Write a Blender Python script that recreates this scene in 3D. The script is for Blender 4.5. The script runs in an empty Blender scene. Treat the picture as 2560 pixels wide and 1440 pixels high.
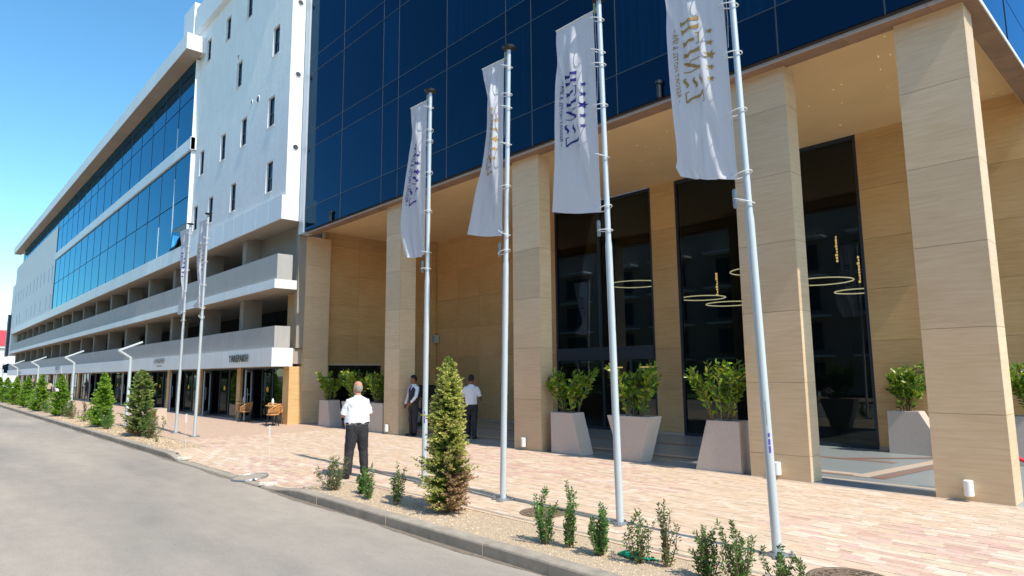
import bpy, math, random
import numpy as np
from mathutils import Vector, Matrix
S = bpy.context.scene
COL = S.collection
random.seed(7)
rng = np.random.default_rng(7)
rad = math.radians

# ------------------------------------------------------------------ camera, world, sun, exposure
CR = Vector((0.67777693, 0.73521866, -0.00848308))
CU = Vector((0.10222948, -0.08280452, 0.9913085))
CD = Vector((-0.72812607, 0.67275325, 0.13128401))
CPOS = Vector((0, 0, 1.85))
cam_d = bpy.data.cameras.new('camera')
cam = bpy.data.objects.new('camera', cam_d)
COL.objects.link(cam)
cam.matrix_world = Matrix(((CR.x, CU.x, -CD.x, CPOS.x), (CR.y, CU.y, -CD.y, CPOS.y), (CR.z, CU.z, -CD.z, CPOS.z), (0, 0, 0, 1)))
cam_d.sensor_width = 36
cam_d.lens = 1616.8 / 2560 * 36
cam_d.clip_start = 0.05
cam_d.clip_end = 6000
S.camera = cam

SUN_EL, SUN_AZ = rad(52), rad(3.0)           # azimuth measured from +X towards -Y
sun_dir = Vector((math.cos(SUN_EL) * math.cos(SUN_AZ), -math.cos(SUN_EL) * math.sin(SUN_AZ), math.sin(SUN_EL)))
W = bpy.data.worlds.new('World')
S.world = W
W.use_nodes = True
wn = W.node_tree
wn.nodes.clear()
sky = wn.nodes.new('ShaderNodeTexSky')
sky.sky_type = 'NISHITA'
sky.sun_disc = False
sky.sun_elevation = SUN_EL
sky.sun_rotation = rad(90) + SUN_AZ
sky.altitude = 300
sky.air_density = 1.0
sky.dust_density = 0.6
sky.ozone_density = 2.2
hs = wn.nodes.new('ShaderNodeHueSaturation')
hs.inputs['Saturation'].default_value = 1.24
bg = wn.nodes.new('ShaderNodeBackground')
bg.inputs[1].default_value = 0.15
wo = wn.nodes.new('ShaderNodeOutputWorld')
wn.links.new(sky.outputs[0], hs.inputs['Color'])
tn = wn.nodes.new('ShaderNodeMix'); tn.data_type = 'RGBA'; tn.blend_type = 'MULTIPLY'; tn.inputs[0].default_value = 1
tn.inputs[7].default_value = (1.0, 1.10, 0.96, 1)
wn.links.new(hs.outputs[0], tn.inputs[6])
wn.links.new(tn.outputs[2], bg.inputs[0])
wn.links.new(bg.outputs[0], wo.inputs[0])
sd = bpy.data.lights.new('sun', 'SUN')
sd.energy = 3.1
sd.angle = rad(0.55)
sd.color = (1.0, 0.92, 0.80)
so = bpy.data.objects.new('sun', sd)
COL.objects.link(so)
so.rotation_euler = (-sun_dir).to_track_quat('-Z', 'Y').to_euler()
S.view_settings.view_transform = 'Standard'
S.view_settings.look = 'None'
S.view_settings.gamma = 1
S.view_settings.use_curve_mapping = False
S.view_settings.exposure = 0.84


# ------------------------------------------------------------------ helpers
def proj(p):
    v = Vector(p) - CPOS
    z = v.dot(CD)
    return 1280 + 1616.8 * v.dot(CR) / z, 720 - 1616.8 * v.dot(CU) / z, z


class MB:
    def __init__(s):
        s.v = []; s.f = []; s.m = []; s.c = []

    def add(s, vs, fs, mi=0, col=None):
        b = len(s.v)
        s.v.extend([tuple(q) for q in vs])
        for f in fs:
            s.f.append([b + i for i in f]); s.m.append(mi); s.c.append(col)
        return s

    def box(s, x0, x1, y0, y1, z0, z1, mi=0, col=None):
        v = [(x0, y0, z0), (x1, y0, z0), (x1, y1, z0), (x0, y1, z0), (x0, y0, z1), (x1, y0, z1), (x1, y1, z1), (x0, y1, z1)]
        return s.add(v, [(0, 3, 2, 1), (4, 5, 6, 7), (0, 1, 5, 4), (1, 2, 6, 5), (2, 3, 7, 6), (3, 0, 4, 7)], mi, col)

    def quad(s, a, b, c, d, mi=0, col=None):
        return s.add([a, b, c, d], [(0, 1, 2, 3)], mi, col)

    def loft(s, rings, caps=True, mi=0, closed=True, col=None):
        n = len(rings[0]); b = len(s.v)
        for r in rings:
            s.v.extend([tuple(q) for q in r])
        for k in range(len(rings) - 1):
            for i in range(n if closed else n - 1):
                j = (i + 1) % n
                s.f.append([b + k * n + i, b + k * n + j, b + (k + 1) * n + j, b + (k + 1) * n + i]); s.m.append(mi); s.c.append(col)
        if caps:
            s.f.append([b + i for i in range(n)][::-1]); s.m.append(mi); s.c.append(col)
            s.f.append([b + (len(rings) - 1) * n + i for i in range(n)]); s.m.append(mi); s.c.append(col)
        return s

    def tube(s, pts, r, n=8, mi=0, caps=True, col=None, ry=None, up=(0, 0, 1)):
        pts = [Vector(p) for p in pts]; m = len(pts)
        rs = r if isinstance(r, (list, tuple)) else [r] * m
        rys = ry if ry is not None else rs
        rings = []
        for i, p in enumerate(pts):
            t = (pts[min(i + 1, m - 1)] - pts[max(i - 1, 0)]).normalized()
            u = Vector(up)
            if abs(t.dot(u)) > 0.95:
                u = Vector((0, 1, 0))
            a = t.cross(u).normalized(); b = a.cross(t).normalized()
            rings.append([p + a * (rs[i] * math.cos(2 * math.pi * k / n)) + b * (rys[i] * math.sin(2 * math.pi * k / n)) for k in range(n)])
        return s.loft(rings, caps, mi, col=col)

    def lathe(s, prof, c=(0, 0, 0), n=16, mi=0):
        rings = [[(c[0] + r * math.cos(2 * math.pi * k / n), c[1] + r * math.sin(2 * math.pi * k / n), c[2] + z) for k in range(n)] for r, z in prof]
        return s.loft(rings, True, mi)

    def ball(s, c, rx, ry=None, rz=None, n=12, m=8, mi=0):
        ry = ry or rx; rz = rz or rx
        rings = []
        for j in range(m + 1):
            a = math.pi * (j + (0.02 if j == 0 else (-0.02 if j == m else 0))) / m
            rings.append([(c[0] + rx * math.sin(a) * math.cos(2 * math.pi * k / n), c[1] + ry * math.sin(a) * math.sin(2 * math.pi * k / n), c[2] - rz * math.cos(a)) for k in range(n)])
        return s.loft(rings, True, mi)

    def mesh(s, name, mats, smooth=False):
        me = bpy.data.meshes.new(name)
        me.from_pydata(s.v, [], s.f)
        if not isinstance(mats, (list, tuple)):
            mats = [mats]
        for m in mats:
            me.materials.append(m)
        if len(mats) > 1:
            me.polygons.foreach_set('material_index', s.m)
        if any(c is not None for c in s.c):
            at = me.color_attributes.new('Col', 'FLOAT_COLOR', 'CORNER')
            arr = []
            for f, c in zip(s.f, s.c):
                c = c or (1, 1, 1)
                arr.extend([c[0], c[1], c[2], 1.0] * len(f))
            at.data.foreach_set('color', arr)
        if smooth:
            me.polygons.foreach_set('use_smooth', [True] * len(me.polygons))
        me.update()
        return me

    def build(s, name, mats, parent=None, smooth=False, bevel=0, seg=1):
        o = bpy.data.objects.new(name, s.mesh(name, mats, smooth))
        return link(o, parent, bevel, seg)


def link(o, parent=None, bevel=0, seg=1):
    COL.objects.link(o)
    if parent is not None:
        o.parent = parent
        if parent.get('world_parts'):
            o.matrix_parent_inverse = Matrix.Translation(-Vector(parent.location))
    if bevel:
        b = o.modifiers.new('bevel', 'BEVEL'); b.width = bevel; b.segments = seg; b.limit_method = 'ANGLE'; b.angle_limit = rad(40)
    return o


def tag(o, label=None, cat=None, group=None, kind=None):
    if label: o['label'] = label
    if cat: o['category'] = cat
    if group: o['group'] = group
    if kind: o['kind'] = kind
    return o


def thing(name, label, cat, loc=(0, 0, 0), rz=0, group=None, world=False):
    o = bpy.data.objects.new(name, None)
    COL.objects.link(o)
    o.location = loc; o.rotation_euler = (0, 0, rz); o.empty_display_size = 0.2
    if world:
        o['world_parts'] = 1
    return tag(o, label, cat, group)


def dup(root, loc=None, rz=None, label=None, group=None):
    def cp(o, parent):
        c = o.copy(); COL.objects.link(c)
        if parent is not None:
            c.parent = parent
        for ch in o.children:
            cp(ch, c)
        return c
    r = cp(root, None)
    if loc is not None: r.location = loc
    if rz is not None: r.rotation_euler = (0, 0, rz)
    if label: r['label'] = label
    if group: r['group'] = group
    return r


def np_mesh(name, V, F, C=None, mat=None, smooth=False):
    me = bpy.data.meshes.new(name)
    V = np.asarray(V, dtype=np.float32); F = np.asarray(F, dtype=np.int32)
    n, k = F.shape
    me.vertices.add(len(V)); me.vertices.foreach_set('co', V.ravel())
    me.loops.add(n * k); me.loops.foreach_set('vertex_index', F.ravel())
    me.polygons.add(n); me.polygons.foreach_set('loop_start', np.arange(0, n * k, k)); me.polygons.foreach_set('loop_total', np.full(n, k))
    if smooth: me.polygons.foreach_set('use_smooth', np.ones(n, bool))
    if C is not None:
        at = me.color_attributes.new('Col', 'FLOAT_COLOR', 'CORNER')
        c4 = np.concatenate([np.repeat(np.asarray(C, dtype=np.float32), k, axis=0), np.ones((n * k, 1), np.float32)], axis=1)
        at.data.foreach_set('color', c4.ravel())
    me.update(calc_edges=True)
    if mat: me.materials.append(mat)
    return me


# ------------------------------------------------------------------ materials
def node_mat(name):
    m = bpy.data.materials.new(name); m.use_nodes = True
    nt = m.node_tree; p = nt.nodes['Principled BSDF']
    return m, nt, p


def M(name, col, rough=0.6, metal=0.0, spec=0.5, noise=None, amt=0.15, bump=0, bscale=60, attr=False, rnd=0, emit=None, coat=0, stretch=(1, 1, 1), streak=0):
    m, nt, p = node_mat(name)
    N = nt.nodes.new; L = nt.links.new
    p.inputs['Roughness'].default_value = rough
    p.inputs['Metallic'].default_value = metal
    p.inputs['Specular IOR Level'].default_value = spec
    p.inputs['Coat Weight'].default_value = coat
    p.inputs['Base Color'].default_value = (*col, 1)
    tc = N('ShaderNodeTexCoord'); mp = N('ShaderNodeMapping'); L(tc.outputs['Object'], mp.inputs[0])
    mp.inputs['Scale'].default_value = stretch
    src = None
    if attr:
        a = N('ShaderNodeAttribute'); a.attribute_name = 'Col'; src = a.outputs['Color']
    if noise or rnd or streak:
        val = None
        if noise:
            t = N('ShaderNodeTexNoise'); t.inputs['Scale'].default_value = noise; t.inputs['Detail'].default_value = 6; t.inputs['Roughness'].default_value = 0.62
            L(mp.outputs[0], t.inputs['Vector'])
            r = N('ShaderNodeMapRange'); r.inputs[1].default_value = 0.25; r.inputs[2].default_value = 0.75
            r.inputs[3].default_value = 1 - amt; r.inputs[4].default_value = 1 + amt
            L(t.outputs['Fac'], r.inputs[0]); val = r.outputs[0]
        if streak:
            mp2 = N('ShaderNodeMapping'); mp2.inputs['Scale'].default_value = (7, 7, 0.5); L(tc.outputs['Object'], mp2.inputs[0])
            t2 = N('ShaderNodeTexNoise'); t2.inputs['Scale'].default_value = 1.3; t2.inputs['Detail'].default_value = 4; L(mp2.outputs[0], t2.inputs['Vector'])
            r2 = N('ShaderNodeMapRange'); r2.inputs[1].default_value = 0.35; r2.inputs[2].default_value = 0.72; r2.inputs[3].default_value = 1; r2.inputs[4].default_value = 1 - streak
            L(t2.outputs['Fac'], r2.inputs[0])
            if val is None: val = r2.outputs[0]
            else:
                q = N('ShaderNodeMath'); q.operation = 'MULTIPLY'; L(val, q.inputs[0]); L(r2.outputs[0], q.inputs[1]); val = q.outputs[0]
        if rnd:
            oi = N('ShaderNodeObjectInfo'); r3 = N('ShaderNodeMapRange'); r3.inputs[3].default_value = 1 - rnd; r3.inputs[4].default_value = 1 + rnd
            L(oi.outputs['Random'], r3.inputs[0])
            if val is None: val = r3.outputs[0]
            else:
                q = N('ShaderNodeMath'); q.operation = 'MULTIPLY'; L(val, q.inputs[0]); L(r3.outputs[0], q.inputs[1]); val = q.outputs[0]
        mx = N('ShaderNodeVectorMath'); mx.operation = 'SCALE'
        if src: L(src, mx.inputs[0])
        else: mx.inputs[0].default_value = col
        L(val, mx.inputs['Scale']); L(mx.outputs[0], p.inputs['Base Color'])
    elif src:
        L(src, p.inputs['Base Color'])
    if bump:
        t = N('ShaderNodeTexNoise'); t.inputs['Scale'].default_value = bscale; t.inputs['Detail'].default_value = 5; L(mp.outputs[0], t.inputs['Vector'])
        b = N('ShaderNodeBump'); b.inputs['Strength'].default_value = bump; b.inputs['Distance'].default_value = 0.02
        L(t.outputs['Fac'], b.inputs['Height']); L(b.outputs[0], p.inputs['Normal'])
    if emit:
        p.inputs['Emission Color'].default_value = (*col, 1); p.inputs['Emission Strength'].default_value = emit
    return m


def stone_mat(name, c1, c2, rough=0.55, rnd=0.1):
    """sandstone with wavy horizontal grain like wood"""
    m, nt, p = node_mat(name)
    N = nt.nodes.new; L = nt.links.new
    tc = N('ShaderNodeTexCoord'); oi = N('ShaderNodeObjectInfo')
    ad = N('ShaderNodeVectorMath'); ad.operation = 'ADD'
    sc = N('ShaderNodeVectorMath'); sc.operation = 'SCALE'; sc.inputs[0].default_value = (13, 7, 3)
    L(oi.outputs['Random'], sc.inputs['Scale']); L(tc.outputs['Object'], ad.inputs[0]); L(sc.outputs[0], ad.inputs[1])
    mp = N('ShaderNodeMapping'); mp.inputs['Scale'].default_value = (0.55, 0.55, 9.0); L(ad.outputs[0], mp.inputs[0])
    t = N('ShaderNodeTexNoise'); t.inputs['Scale'].default_value = 3.2; t.inputs['Detail'].default_value = 7; t.inputs['Distortion'].default_value = 0.45; t.inputs['Roughness'].default_value = 0.66
    L(mp.outputs[0], t.inputs['Vector'])
    t2 = N('ShaderNodeTexNoise'); t2.inputs['Scale'].default_value = 0.9; t2.inputs['Detail'].default_value = 3; L(ad.outputs[0], t2.inputs['Vector'])
    mxa = N('ShaderNodeMix'); mxa.inputs[0].default_value = 0.35; L(t.outputs['Fac'], mxa.inputs[2]); L(t2.outputs['Fac'], mxa.inputs[3])
    cr = N('ShaderNodeValToRGB'); cr.color_ramp.elements[0].position = 0.38; cr.color_ramp.elements[0].color = (*c2, 1)
    cr.color_ramp.elements[1].position = 0.6; cr.color_ramp.elements[1].color = (*c1, 1)
    L(mxa.outputs[0], cr.inputs[0])
    r3 = N('ShaderNodeMapRange'); r3.inputs[3].default_value = 1 - rnd; r3.inputs[4].default_value = 1 + rnd
    L(oi.outputs['Random'], r3.inputs[0])
    mx = N('ShaderNodeVectorMath'); mx.operation = 'SCALE'; L(cr.outputs[0], mx.inputs[0]); L(r3.outputs[0], mx.inputs['Scale'])
    L(mx.outputs[0], p.inputs['Base Color'])
    p.inputs['Roughness'].default_value = rough
    b = N('ShaderNodeBump'); b.inputs['Strength'].default_value = 0.12; b.inputs['Distance'].default_value = 0.01
    L(t.outputs['Fac'], b.inputs['Height']); L(b.outputs[0], p.inputs['Normal'])
    return m


def glass_mat(name, tint, base, ior=1.6, rough=0.015, see=0.0, wob=0.0):
    """coated facade glass: dark body plus tinted fresnel mirror; see = how much one sees through"""
    m, nt, p = node_mat(name)
    N = nt.nodes.new; L = nt.links.new
    p.inputs['Base Color'].default_value = (*base, 1)
    p.inputs['Roughness'].default_value = 0.6; p.inputs['Specular IOR Level'].default_value = 0
    g = N('ShaderNodeBsdfGlossy'); g.inputs['Roughness'].default_value = rough; g.inputs['Color'].default_value = (*tint, 1)
    fr = N('ShaderNodeFresnel'); fr.inputs['IOR'].default_value = ior
    body = p.outputs[0]
    if see:
        tr = N('ShaderNodeBsdfTransparent'); tr.inputs['Color'].default_value = (0.75, 0.8, 0.8, 1)
        mb = N('ShaderNodeMixShader'); mb.inputs[0].default_value = see; L(p.outputs[0], mb.inputs[1]); L(tr.outputs[0], mb.inputs[2]); body = mb.outputs[0]
    mx = N('ShaderNodeMixShader'); L(fr.outputs[0], mx.inputs[0]); L(body, mx.inputs[1]); L(g.outputs[0], mx.inputs[2])
    L(mx.outputs[0], nt.nodes['Material Output'].inputs[0])
    if wob:
        tc = N('ShaderNodeTexCoord'); t = N('ShaderNodeTexNoise'); t.inputs['Scale'].default_value = 0.6; t.inputs['Detail'].default_value = 1
        L(tc.outputs['Object'], t.inputs['Vector'])
        b = N('ShaderNodeBump'); b.inputs['Strength'].default_value = wob; b.inputs['Distance'].default_value = 0.02
        L(t.outputs['Fac'], b.inputs['Height']); L(b.outputs[0], g.inputs['Normal'])
    return m


def leaf_mat(name, rough=0.45, trans=0.35):
    m, nt, p = node_mat(name)
    N = nt.nodes.new; L = nt.links.new
    a = N('ShaderNodeAttribute'); a.attribute_name = 'Col'
    L(a.outputs['Color'], p.inputs['Base Color']); p.inputs['Roughness'].default_value = rough
    t = N('ShaderNodeBsdfTranslucent'); L(a.outputs['Color'], t.inputs[0])
    mx = N('ShaderNodeMixShader'); mx.inputs[0].default_value = trans
    L(p.outputs[0], mx.inputs[1]); L(t.outputs[0], mx.inputs[2]); L(mx.outputs[0], nt.nodes['Material Output'].inputs[0])
    return m


def paver_mat(name, attr=True):
    m, nt, p = node_mat(name)
    N = nt.nodes.new; L = nt.links.new
    tc = N('ShaderNodeTexCoord')
    t = N('ShaderNodeTexNoise'); t.inputs['Scale'].default_value = 9; t.inputs['Detail'].default_value = 6; L(tc.outputs['Object'], t.inputs['Vector'])
    r = N('ShaderNodeMapRange'); r.inputs[1].default_value = 0.3; r.inputs[2].default_value = 0.7; r.inputs[3].default_value = 0.86; r.inputs[4].default_value = 1.12
    L(t.outputs['Fac'], r.inputs[0])
    mx = N('ShaderNodeVectorMath'); mx.operation = 'SCALE'; L(r.outputs[0], mx.inputs['Scale'])
    if attr:
        a = N('ShaderNodeAttribute'); a.attribute_name = 'Col'; L(a.outputs['Color'], mx.inputs[0])
    else:
        b = N('ShaderNodeTexBrick'); b.inputs['Scale'].default_value = 1; b.inputs['Brick Width'].default_value = 0.3; b.inputs['Row Height'].default_value = 0.125
        b.inputs['Mortar Size'].default_value = 0.004; b.inputs['Color1'].default_value = (0.55, 0.40, 0.28, 1); b.inputs['Color2'].default_value = (0.50, 0.345, 0.245, 1); b.inputs['Mortar'].default_value = (0.35, 0.27, 0.19, 1)
        L(tc.outputs['Object'], b.inputs['Vector'])
        t5 = N('ShaderNodeTexNoise'); t5.inputs['Scale'].default_value = 1.3; mp5 = N('ShaderNodeMapping'); mp5.inputs['Scale'].default_value = (1, 6, 1); L(tc.outputs['Object'], mp5.inputs[0]); L(mp5.outputs[0], t5.inputs['Vector'])
        mm = N('ShaderNodeMix'); mm.data_type = 'RGBA'; mm.inputs[7].default_value = (0.56, 0.40, 0.31, 1); L(t5.outputs['Fac'], mm.inputs[0]); L(b.outputs['Color'], mm.inputs[6]); L(mm.outputs[2], mx.inputs[0])
    L(mx.outputs[0], p.inputs['Base Color']); p.inputs['Roughness'].default_value = 0.8
    t2 = N('ShaderNodeTexNoise'); t2.inputs['Scale'].default_value = 45; t2.inputs['Detail'].default_value = 4; L(tc.outputs['Object'], t2.inputs['Vector'])
    bp = N('ShaderNodeBump'); bp.inputs['Strength'].default_value = 0.25; bp.inputs['Distance'].default_value = 0.008; L(t2.outputs['Fac'], bp.inputs['Height']); L(bp.outputs[0], p.inputs['Normal'])
    return m


def road_mat():
    m, nt, p = node_mat('dusty_asphalt')
    N = nt.nodes.new; L = nt.links.new
    tc = N('ShaderNodeTexCoord')

    def noise(sc, det=6, stretch=(1, 1, 1)):
        mp = N('ShaderNodeMapping'); mp.inputs['Scale'].default_value = stretch; L(tc.outputs['Object'], mp.inputs[0])
        t = N('ShaderNodeTexNoise'); t.inputs['Scale'].default_value = sc; t.inputs['Detail'].default_value = det; t.inputs['Roughness'].default_value = 0.6; L(mp.outputs[0], t.inputs['Vector']); return t.outputs['Fac']
    big = noise(0.5, 5, (0.22, 1.1, 1)); fine = noise(90, 3); mid = noise(3.0, 6, (0.6, 1, 1)); spot = noise(7, 2)
    cr = N('ShaderNodeValToRGB'); e = cr.color_ramp.elements
    e[0].position = 0.3; e[0].color = (0.25, 0.23, 0.20, 1); e[1].position = 0.66; e[1].color = (0.40, 0.345, 0.285, 1); L(big, cr.inputs[0])
    def rng_(v, a, b, c, d):
        r = N('ShaderNodeMapRange'); r.inputs[1].default_value = a; r.inputs[2].default_value = b; r.inputs[3].default_value = c; r.inputs[4].default_value = d; L(v, r.inputs[0]); return r.outputs[0]
    def mul(a, b):
        q = N('ShaderNodeMath'); q.operation = 'MULTIPLY'; L(a, q.inputs[0]); L(b, q.inputs[1]); return q.outputs[0]
    k = mul(mul(rng_(fine, 0.25, 0.75, 0.8, 1.2), rng_(mid, 0.3, 0.7, 0.93, 1.07)), rng_(spot, 0.745, 0.77, 1.0, 0.55))
    mx = N('ShaderNodeVectorMath'); mx.operation = 'SCALE'; L(cr.outputs[0], mx.inputs[0]); L(k, mx.inputs['Scale']); L(mx.outputs[0], p.inputs['Base Color'])
    p.inputs['Roughness'].default_value = 0.85
    bp = N('ShaderNodeBump'); bp.inputs['Strength'].default_value = 0.35; bp.inputs['Distance'].default_value = 0.006; L(fine, bp.inputs['Height']); L(bp.outputs[0], p.inputs['Normal'])
    return m


m_road = road_mat()
m_paver = paver_mat('sandstone_paver'); m_paver_far = paver_mat('sandstone_paving_far', False)
m_joint = M('sand_joint', (0.45, 0.35, 0.25), 0.95, noise=30)
m_kerb = M('kerb_concrete', (0.36, 0.31, 0.25), 0.85, noise=5, amt=0.28, bump=0.3, bscale=120, rnd=0.06)
m_gravelbed = M('gravel_bed', (0.46, 0.36, 0.22), 0.95, noise=70, amt=0.5, bump=0.8, bscale=90)
m_pebble = M('pebble', (1, 1, 1), 0.8, attr=True)
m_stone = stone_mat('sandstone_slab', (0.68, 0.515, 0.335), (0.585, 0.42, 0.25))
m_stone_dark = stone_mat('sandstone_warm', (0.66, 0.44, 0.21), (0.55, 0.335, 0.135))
m_stone_joint = M('stone_joint', (0.62, 0.52, 0.38), 0.9)
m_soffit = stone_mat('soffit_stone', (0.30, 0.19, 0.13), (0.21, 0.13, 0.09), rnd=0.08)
m_edge = M('grey_stone_edge', (0.42, 0.40, 0.40), 0.6, noise=20, amt=0.2)
m_ceiling = M('cream_plaster', (0.78, 0.56, 0.30), 0.9, noise=0.8, amt=0.06)
m_granite = M('blue_grey_granite', (0.27, 0.30, 0.31), 0.3, noise=60, amt=0.18)
m_granite_p = M('pink_granite', (0.27, 0.17, 0.14), 0.35, noise=60, amt=0.18)
m_granite_c = M('cream_granite', (0.56, 0.46, 0.37), 0.35, noise=60, amt=0.12)
m_white = M('white_render', (0.80, 0.81, 0.82), 0.9, noise=2.2, amt=0.05, bump=0.55, bscale=9, stretch=(1, 1, 0.6), streak=0.06)
m_whitepanel = M('white_panel', (0.78, 0.80, 0.82), 0.5, rnd=0.03, streak=0.05)
m_parapet = M('grey_beige_parapet', (0.41, 0.41, 0.40), 0.75, noise=1.2, amt=0.07, streak=0.08)
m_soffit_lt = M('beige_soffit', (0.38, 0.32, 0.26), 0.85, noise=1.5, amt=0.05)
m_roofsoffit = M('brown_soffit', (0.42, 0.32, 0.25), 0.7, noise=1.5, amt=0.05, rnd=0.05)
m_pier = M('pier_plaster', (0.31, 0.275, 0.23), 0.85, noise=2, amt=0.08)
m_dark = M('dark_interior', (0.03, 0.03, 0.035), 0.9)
m_frame_dk = M('dark_frame', (0.03, 0.045, 0.07), 0.35, metal=0.3)
m_mullion = M('mullion_grey', (0.045, 0.06, 0.075), 0.5, metal=0.1)
m_mullion_b = M('mullion_blue', (0.02, 0.05, 0.12), 0.4, metal=0.3)
m_silver = M('silver_joint', (0.75, 0.78, 0.8), 0.35, metal=0.6)
m_trim = M('aluminium_trim', (0.60, 0.66, 0.71), 0.4, metal=0.2)
m_glass_h = glass_mat('navy_facade_glass', (0.16, 0.36, 0.60), (0.0, 0.004, 0.014), 1.65, see=0, wob=0.02)
def curtain_glass():
    m = glass_mat('navy_glass_with_curtains', (0.16, 0.36, 0.60), (0, 0.01, 0.03), 1.65, wob=0.02)
    nt = m.node_tree; p = nt.nodes['Principled BSDF']; N = nt.nodes.new; L = nt.links.new
    tc = N('ShaderNodeTexCoord'); mp = N('ShaderNodeMapping'); mp.inputs['Scale'].default_value = (9, 1, 0.25); L(tc.outputs['Object'], mp.inputs[0])
    t = N('ShaderNodeTexNoise'); t.inputs['Scale'].default_value = 1.2; t.inputs['Detail'].default_value = 3; L(mp.outputs[0], t.inputs['Vector'])
    oi = N('ShaderNodeObjectInfo'); r = N('ShaderNodeMapRange'); r.inputs[3].default_value = 0.0; r.inputs[4].default_value = 1.6; L(oi.outputs['Random'], r.inputs[0])
    q = N('ShaderNodeMath'); q.operation = 'MULTIPLY'; L(t.outputs['Fac'], q.inputs[0]); L(r.outputs[0], q.inputs[1])
    mx = N('ShaderNodeVectorMath'); mx.operation = 'SCALE'; mx.inputs[0].default_value = (0.001, 0.024, 0.065); L(q.outputs[0], mx.inputs['Scale']); L(mx.outputs[0], p.inputs['Base Color'])
    return m


m_glass_hc = curtain_glass()
m_glass_s = glass_mat('side_facade_glass', (0.35, 0.68, 1.0), (0.0, 0.01, 0.04), 2.2)
m_glass_c = glass_mat('blue_curtain_glass', (0.22, 0.60, 0.85), (0.0, 0.012, 0.045), 2.1, wob=0.03)
m_glass_w = glass_mat('window_glass', (0.35, 0.6, 0.85), (0.004, 0.012, 0.02), 1.7)
m_glass_l = glass_mat('lobby_glass', (0.75, 0.85, 0.9), (0.003, 0.006, 0.007), 1.5, see=0.6, wob=0.03)
m_glass_shop = glass_mat('shop_glass', (0.75, 0.85, 0.85), (0.003, 0.005, 0.006), 1.5, see=0.45, wob=0.05)
m_pole = M('pale_grey_pole', (0.50, 0.56, 0.60), 0.32, metal=0.15, spec=0.6)
m_galv = M('galvanised_steel', (0.35, 0.38, 0.40), 0.45, metal=0.7, noise=25, amt=0.3)
m_black = M('black_plastic', (0.015, 0.015, 0.018), 0.4)
m_ring = M('white_ring', (0.7, 0.72, 0.72), 0.4)
m_brass = M('brass_fitting', (0.6, 0.45, 0.2), 0.35, metal=0.8)
m_navy = M('navy_print', (0.02, 0.02, 0.22), 0.7)
m_gold = M('gold_print', (0.42, 0.26, 0.06), 0.5)
m_planter = M('exposed_aggregate', (0.55, 0.47, 0.42), 0.85, noise=140, amt=0.45, bump=0.4, bscale=160)
m_soil = M('soil', (0.06, 0.045, 0.03), 0.95)
m_bark = M('bark', (0.16, 0.11, 0.07), 0.9, noise=30, amt=0.3)
m_stem = M('woody_stem', (0.20, 0.14, 0.08), 0.8)
m_leaf = leaf_mat('glossy_leaf', 0.32, 0.3)
m_spray = leaf_mat('conifer_spray', 0.6, 0.3)
m_lampwhite = M('white_fixture', (0.8, 0.8, 0.8), 0.4)
m_rust = M('cast_iron', (0.22, 0.16, 0.11), 0.7, metal=0.3, noise=30, amt=0.35, bump=0.3)
m_cloth_white = M('white_shirt_cloth', (0.76, 0.77, 0.84), 0.85, bump=0.2, bscale=25)
m_cloth_black = M('black_cloth', (0.022, 0.022, 0.028), 0.8, bump=0.25, bscale=22)
m_shoe = M('black_leather', (0.015, 0.012, 0.012), 0.3)
m_belt = M('black_belt', (0.01, 0.01, 0.01), 0.4)
m_skin_p = M('pink_skin', (0.56, 0.27, 0.19), 0.5)
m_skin_b = M('brown_skin', (0.23, 0.095, 0.055), 0.5)
m_hair_dk = M('dark_hair', (0.015, 0.012, 0.01), 0.8)
m_hair_gr = M('grey_hair', (0.32, 0.28, 0.24), 0.9)
m_rattan = M('rattan', (0.62, 0.30, 0.10), 0.55)
m_wood = M('table_top_wood', (0.60, 0.34, 0.12), 0.5)
m_orange = M('orange_dot', (0.75, 0.40, 0.03), 0.6)
m_green = M('green_plastic', (0.01, 0.36, 0.20), 0.45)
m_red = M('red_rope', (0.65, 0.01, 0.04), 0.6)
m_doorfr = M('grey_blue_door_frame', (0.36, 0.43, 0.50), 0.45, metal=0.2)
m_sign = M('black_letters', (0.01, 0.012, 0.016), 0.45)
m_redroof = M('red_metal_roof', (0.55, 0.06, 0.07), 0.5)
m_emit_y = M('warm_light', (1.0, 0.62, 0.22), emit=1.6)
m_emit_w = M('ring_light', (1.0, 0.83, 0.5), emit=1.1)
m_emit_s = M('star_light', (1.0, 0.85, 0.6), emit=0.35)
m_grass = M('lawn', (0.07, 0.15, 0.03), 0.9, noise=20, amt=0.35)
m_ground = M('dry_ground', (0.26, 0.22, 0.16), 0.95, noise=0.5, amt=0.15)
m_opp = M('opposite_render', (0.34, 0.29, 0.25), 0.9)


def flagmat():
    m, nt, p = node_mat('white_flag_cloth')
    N = nt.nodes.new; L = nt.links.new
    p.inputs['Base Color'].default_value = (0.76, 0.78, 0.84, 1); p.inputs['Roughness'].default_value = 0.7
    t = N('ShaderNodeBsdfTranslucent'); t.inputs[0].default_value = (0.72, 0.76, 0.86, 1)
    mx = N('ShaderNodeMixShader'); mx.inputs[0].default_value = 0.32
    L(p.outputs[0], mx.inputs[1]); L(t.outputs[0], mx.inputs[2]); L(mx.outputs[0], nt.nodes['Material Output'].inputs[0])
    return m


m_flag = flagmat()


def text_mesh(body, size):
    c = bpy.data.curves.new('text', 'FONT'); c.body = body; c.size = size; c.resolution_u = 2
    o = bpy.data.objects.new('text', c); COL.objects.link(o)
    dg = bpy.context.evaluated_depsgraph_get(); dg.update()
    me = bpy.data.meshes.new_from_object(o.evaluated_get(dg))
    bpy.data.objects.remove(o)
    vs = [tuple(v.co) for v in me.vertices]; fs = [tuple(p.vertices) for p in me.polygons]
    bpy.data.meshes.remove(me)
    return vs, fs


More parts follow.
